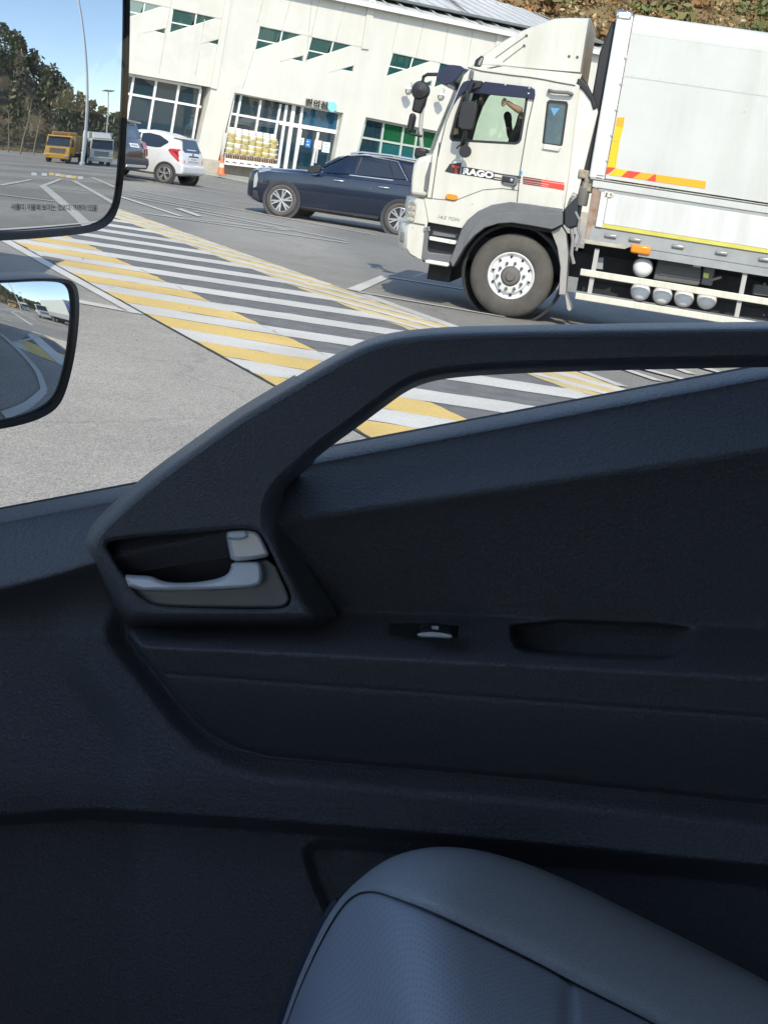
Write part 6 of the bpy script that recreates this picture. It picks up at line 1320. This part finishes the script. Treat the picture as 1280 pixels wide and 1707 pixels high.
# ------------------------------------------------------------------ hills, woods and the vehicles behind
def hill(name, origin, ux, length, depth, zfun, mat, label, nx=60, ny=30):
    ux = np.array(ux, float); ux /= np.linalg.norm(ux); uy = np.array([-ux[1], ux[0]]); vs = []
    for j in range(ny+1):
        for i in range(nx+1):
            u, v = i/nx*length, j/ny*depth; p = np.array(origin)+u*ux+v*uy; z = zfun(u, v); z += (noise.noise(Vector((p[0]*.08, p[1]*.08, 3.1)))*2.2 + noise.noise(Vector((p[0]*.3, p[1]*.3, 1.1)))*.7)*min(1, v/8)
            vs.append((p[0], p[1], z-.05))
    fs = [(j*(nx+1)+i, j*(nx+1)+i+1, (j+1)*(nx+1)+i+1, (j+1)*(nx+1)+i) for j in range(ny) for i in range(nx)]
    mb = MB(); mb.add(vs, fs); o = mb.build(name, mat, None, smooth=60); return tag(o, label, kind='structure')
DRY = pm('dry_hillside', (.13, .09, .04), .95, col2=(.24, .17, .08), vscale=.35, bump=.6, bscale=3, bdist=.2); WOODG = pm('wood_floor', (.09, .08, .04), .95, col2=(.16, .12, .06), vscale=.3)
hz1 = lambda u, v: .62*v*min(1, v/6) if v < 60 else 37
hill('hill', (-40, 96), (1, .22), 190, 70, hz1, DRY, 'dry brown grassy hillside behind the building', 70, 30)
def scatter(name, label, n, fpos, sizes, cols, blades, parent=None, kind='stuff'):
    """clumps of small leaf or blade faces in several tones"""
    V = []; F = []; Mi = []
    for k in range(n):
        p, s_ = fpos(), random.uniform(*sizes); ci = random.randrange(len(cols))
        for _ in range(blades):
            d = rng.normal(size=3); d[2] = abs(d[2])*.9; d /= np.linalg.norm(d); c = p + d*s_*random.uniform(.3, 1.0)
            a = rng.normal(size=3); a /= np.linalg.norm(a); b_ = np.cross(a, d); b_ /= np.linalg.norm(b_)+1e-9; q = s_*random.uniform(.16, .34)
            i0 = len(V); V += [tuple(c-a*q), tuple(c+b_*q*.5), tuple(c+a*q), tuple(c-b_*q*.5)]; F.append((i0, i0+1, i0+2, i0+3)); Mi.append(ci)
    me = bpy.data.meshes.new(name); me.from_pydata([tuple(float(c) for c in v) for v in V], [], F)
    for c in cols: me.materials.append(c)
    me.polygons.foreach_set('material_index', Mi); me.update(); o = bpy.data.objects.new(name, me); link(o, parent)
    if label: tag(o, label, kind=kind)
    return o
LF = lambda n, c: pm(n, c, .8)
ochre = [LF('leaf_ochre', (.30, .20, .08)), LF('leaf_straw', (.42, .33, .17)), LF('leaf_brown', (.20, .12, .05)), LF('leaf_olive', (.16, .15, .05)), LF('leaf_rust', (.28, .15, .06))]
def on_hill1():
    u = random.uniform(15, 130); v = random.uniform(1, 45); ux = np.array([1, .22])/math.hypot(1, .22); p = np.array([-40, 96])+u*ux+v*np.array([-ux[1], ux[0]]); return np.array([p[0], p[1], hz1(u, v)+(noise.noise(Vector((p[0]*.08, p[1]*.08, 3.1)))*2.2+noise.noise(Vector((p[0]*.3, p[1]*.3, 1.1)))*.7)*min(1, v/8)])
scatter('brush', 'dry brown and ochre brush covering the hillside', 13000, on_hill1, (.3, .95), ochre, 12)
scatter('shrubs', 'larger rust and olive shrubs scattered over the hillside', 420, on_hill1, (1.0, 2.2), [ochre[2], ochre[3], ochre[4], LF('leaf_green', (.12, .14, .045))], 70)
# woods behind us, seen in the door mirrors
greens = [LF('pine_dark', (.10, .115, .055)), LF('pine_mid', (.16, .175, .08)), LF('pine_olive', (.24, .22, .11)), LF('bare_brown', (.30, .25, .17))]
hz2 = lambda u, v: .36*v*(.35+.65*max(0, 1-u/75.)) if u < 75 else .13*v
# frame: origin ahead in +X, running towards +Y, depth in +X
def hz3(u, v): return (.50*min(v, 60))*(1 if u < 22 else max(.16, 1-(u-22)/26.))
hill('wooded_hill', (92, 90), (0, -1), 150, 80, lambda u, v: hz3(90-u+0 if u < 90 else 0, v), WOODG, 'wooded hillside rising behind the lot', 60, 26)
def tree_clump(p, hgt, rad, cols, n, V, F, Mi, trunk):
    for _ in range(n):
        t = random.random()**.8; z = hgt*(.22+.78*t); r = rad*(1-.75*t)*math.sqrt(random.random())*(1+.25*math.sin(9*t)); a = random.uniform(0, 6.283)
        c = p+np.array([r*math.cos(a), r*math.sin(a), z]); q = random.uniform(.35, .8); d = rng.normal(size=3); d /= np.linalg.norm(d); e = np.cross(d, [.3, .5, .8]); e /= np.linalg.norm(e)
        i0 = len(V); V += [tuple(c-d*q), tuple(c+e*q*.55), tuple(c+d*q), tuple(c-e*q*.55)]; F.append((i0, i0+1, i0+2, i0+3)); Mi.append(cols[random.randrange(len(cols))])
    for k in range(4):
        a0, a1 = 6.283*k/4, 6.283*(k+1)/4; i0 = len(V); V += [tuple(p+np.array([.16*math.cos(a), .16*math.sin(a), 0])) for a in (a0, a1)] + [tuple(p+np.array([.03, 0, hgt*.8]))]; F.append((i0, i0+1, i0+2)); Mi.append(trunk)
V, F, Mi = [], [], []
BARK = pm('bark', (.10, .075, .05), .9)
for k in range(330):
    yy = random.uniform(-10, 88); v = random.uniform(.5, 62)**1.0; u = max(0, yy); x = 92+v
    z = hz3(u if u < 90 else 90, v); bare = random.random() < .22
    hgt = random.uniform(6, 11)*(1 if yy < 34 else .75); tree_clump(np.array([x, yy, z-.3]), hgt, random.uniform(1.8, 3.0), [3, 3, 2] if bare else ([0, 1, 1, 2] if random.random() < .7 else [0, 0, 1]), 150 if not bare else 70, V, F, Mi, 4)
me = bpy.data.meshes.new('woods'); me.from_pydata([tuple(float(c) for c in v) for v in V], [], F)
for c in greens+[BARK]: me.materials.append(c)
me.polygons.foreach_set('material_index', Mi); me.update(); o = bpy.data.objects.new('woods', me); link(o); tag(o, 'dense dark pine wood on the hillside behind the lot', kind='stuff')
# dry verge in front of the wood
scatter('verge_grass', 'dry straw coloured grass along the lot edge', 900, lambda: np.array([random.uniform(84, 93), random.uniform(-5, 90), 0.0]), (.3, .8), ochre[:3], 10)
# a far wood on the other side of us, which the shop windows mirror
V, F, Mi = [], [], []
for k in range(120):
    tree_clump(np.array([random.uniform(-70, 70), random.uniform(-75, -45), 0]), random.uniform(9, 14), random.uniform(2.2, 3.6), [0, 1, 1, 2, 3], 110, V, F, Mi, 4)
me = bpy.data.meshes.new('tree_belt'); me.from_pydata([tuple(float(c) for c in v) for v in V], [], F)
for c in greens+[BARK]: me.materials.append(c)
me.polygons.foreach_set('material_index', Mi); me.update(); o = bpy.data.objects.new('tree_belt', me); link(o); tag(o, 'belt of mixed trees across the lot from the building', kind='stuff')

# --- vehicles behind us (front towards -X after the yaw), seen small in the mirrors
def simple_truck(name, loc, yaw, label, cabc, body, group=None, L=8.0, boxc=None, bh=3.4):
    o = empty(name, loc, R_(yaw), label, 'truck', group); W2 = 1.22
    prof = [(-.02, .45), (-.06, 1.0), (.02, 1.55), (.22, 2.35), (.38, 2.62), (1.75, 2.66), (1.85, 1.0), (1.8, .75), (1.2, .72), (.9, .95), (.45, .95), (.25, .45)]
    cb_ = part('cab', cabc, o, lambda b: b.prism(prof, -W2+.03, W2-.03), bevel=.08, seg=3)
    part('windscreen', CARGL, o, lambda b: b.add([(-.005, -W2+.12, 1.62), (-.005, W2-.12, 1.62), (.195, W2-.2, 2.38), (.195, -W2+.2, 2.38)], [(0, 1, 2, 3)]))
    part('grille', GRYP, o, lambda b: [b.box((-.085, -.75, z), (-.04, .75, z+.10)) for z in (.95, 1.12, 1.29)][0]); part('grille', GRYP, o, lambda b: b.box((-.08, -.75, 1.12), (-.03, .75, 1.22))); part('grille', GRYP, o, lambda b: b.box((-.06, -.75, 1.29), (-.01, .75, 1.39)))
    part('bumper', cabc, o, lambda b: b.box((-.16, -W2, .40), (.2, W2, .86)), bevel=.07, seg=3)
    for s_ in (-1, 1):
        part('headlight', MATS['headlamp'], o, lambda b: b.box((-.19, s_*.95-.2, .58), (-.1, s_*.95+.2, .76)), bevel=.03); part('mirror', BLKP, o, lambda b: b.box((-.1, s_*1.42-.1, 1.75), (.0, s_*1.42+.1, 2.25)), bevel=.03); part('mirror_arm', BLKP, o, lambda b: b.tube([(.15, s_*1.15, 2.35), (-.05, s_*1.42, 2.3)], .025))
        part('side_window', CARGL, o, lambda b: b.prism([(.32, 1.62), (.48, 2.3), (1.15, 2.32), (1.15, 1.62)], s_*(W2-.02), s_*(W2-.034)))
    part('sun_visor', BLKP, o, lambda b: b.box((.05, -W2+.15, 2.40), (.25, W2-.15, 2.52)), bevel=.03)
    part('chassis', DKFR, o, lambda b: b.box((.3, -.55, .55), (L, .55, .95)))
    for x in ((.72, L-2.6, L-1.3) if L > 6 else (.72, L-1.4)):
        for s_ in (-1, 1): part('wheel', RUB, o, lambda b: b.lathe([(0, s_*.92), (.22, s_*1.0), (.28, s_*1.08), (.5, s_*1.1), (.52, s_*1.05), (.52, s_*.8), (0, s_*.8)], (x, 0, .52), 28), smooth=40)
    if body == 'box':
        part('cargo_box', boxc, o, lambda b: b.box((2.0, -1.24, 1.1), (L, 1.24, bh)), bevel=.03); part('box_rail', GALV, o, lambda b: b.box((2.0, -1.25, 1.0), (L, 1.25, 1.095)))
        part('gate_panel', GALV, o, lambda b: b.box((2.05, -1.262, 1.1), (L-.05, -1.243, 1.7))); part('wind_deflector', cabc, o, lambda b: b.prism([(.5, 2.68), (1.6, 3.25), (1.75, 3.25), (1.75, 2.68)], -.95, .95), bevel=.05)
    elif body == 'dump':
        part('dump_bed', boxc, o, lambda b: b.prism([(2.0, 1.15), (L, 1.15), (L+.3, 2.75), (1.95, 2.75), (1.6, 3.0), (1.5, 2.95), (1.9, 2.5)], -1.22, 1.22), bevel=.03)
        for i in range(6):
            for s_ in (-1, 1): part('bed_rib', boxc, o, lambda b: b.box((2.2+i*.9, s_*1.27-.05, 1.2), (2.32+i*.9, s_*1.27+.05, 2.7)))
        for s_ in (-1, 1): part('roof_lamp', AMB, o, lambda b: b.box((.5, s_*.8-.08, 2.68), (.65, s_*.8+.08, 2.8)), bevel=.02)
    elif body == 'flat':
        part('flat_bed', boxc, o, lambda b: b.box((1.95, -1.22, 1.0), (L, 1.22, 1.45)), bevel=.02)
    return o
YTR = pm('dump_yellow', (.62, .33, .03), .4, coat=.3); GTR = pm('dump_bed_tan', (.40, .28, .12), .6, var=.15, vscale=2); BLUET = pm('truck_blue', (.05, .06, .30), .35, coat=.4)
def at_az(a, d): return (-.4+d*math.cos(R_(a)), 1.62+d*math.sin(R_(a)), 0)
simple_truck('dump_truck', at_az(13.8, 50), 32, 'yellow dump truck with a tan tipping bed on the lot behind', YTR, 'dump', L=7.6, boxc=GTR)
simple_truck('box_truck', at_az(18.6, 52), 10, 'white box truck farther back beyond the yellow dump truck', WHT, 'box', 'trucks standing behind', 7.5, BOXW, 3.3)
simple_truck('flatbed_truck', at_az(25.5, 25), 20, 'white truck with a low flat bed in front of the parked trailer', WHT, 'flat', None, 7.0, CREAM)
simple_truck('box_truck', (13.2, 14.3, 0), 0, 'long white trailer truck standing side on in the wide angle mirror', BLUET, 'box', 'trucks standing behind', 10.5, pm('trailer_grey_green', (.50, .53, .49), .5), 3.7)
simple_truck('box_truck', (27, 20.4, 0), 0, 'blue fronted truck with a tall white box behind the trailer', BLUET, 'box', 'trucks standing behind', 9, BOXW, 3.5)
simple_truck('box_truck', (40, 27.5, 0), 0, 'white truck with a white box at the end of the parked row', WHT, 'box', 'trucks standing behind', 9, BOXW, 3.4)
# the truck parked ahead of us on the left; only its shadow falls into view
simple_truck('box_truck', (-12.4, 13.0, 0), 0, 'white box truck parked left of the crossing beyond the mirrors', WHT, 'box', None, 8.6, BOXW, 3.3)
# lamp posts
POST = pm('lamp_post_grey', (.55, .56, .56), .4, .3)
for a, d, hgt, lab in [(16.6, 50, 17, 'tall pale grey lamp post rising past the dump truck'), (18.9, 88, 11, 'thinner lamp post farther back by the wood')]:
    p = at_az(a, d); o = empty('lamp_post', p, 0, lab, 'lamp post'); part('pole', POST, o, lambda b: b.tube([(0, 0, 0), (0, 0, hgt*.5), (0, 0, hgt)], [.17, .13, .09], 12), smooth=60); part('base', pm('post_base_white', (.7, .7, .7), .5), o, lambda b: b.lathe([(.3, 0), (.3, .25), (.2, .3), (.0, .3)], n=12, axis='z')); part('lamp_head', POST, o, lambda b: b.box((-.9, -.9, hgt), (.9, .9, hgt+.15)), bevel=.05); part('lower_sleeve', MATS['post_base_white'], o, lambda b: b.lathe([(.2, .31), (.2, 3.2), (.17, 3.25)], n=12, axis='z'))
# leaning bare trees at the verge
for i, (a, d, hgt, ln, lab) in enumerate([(10.1, 70, 7.5, .9, 'leaning bare young tree at the verge beside the dump truck'), (11.4, 76, 6.5, .5, 'bare thin tree leaning close behind the dump truck cab'), (8.9, 74, 6, -.4, 'bare thin tree at the edge of the wood')]):
    p = at_az(a, d); o = empty('bare_tree', p, 0, lab, 'tree', 'bare young trees along the verge')
    part('trunk', pm('pale_bark', (.30, .24, .16), .9), o, lambda b: b.tube([(0, 0, 0), (0, .2*ln, hgt*.3), (0, ln*.8, hgt*.7), (0, ln, hgt)], [.11, .09, .06, .02], 8), smooth=60)
    def twigs(b):
        for k in range(16):
            z = hgt*random.uniform(.4, .98); q = ln*min(1, z/hgt); a_ = random.uniform(0, 6.28); L_ = random.uniform(.5, 1.4); b.tube([(0, q, z), (L_*.5*math.cos(a_), q+L_*.5*math.sin(a_), z+L_*.4), (L_*math.cos(a_), q+L_*math.sin(a_), z+L_*.9)], [.03, .02, .006], 5)
    tag(part('crown', MATS['pale_bark'], o, twigs), kind='stuff')
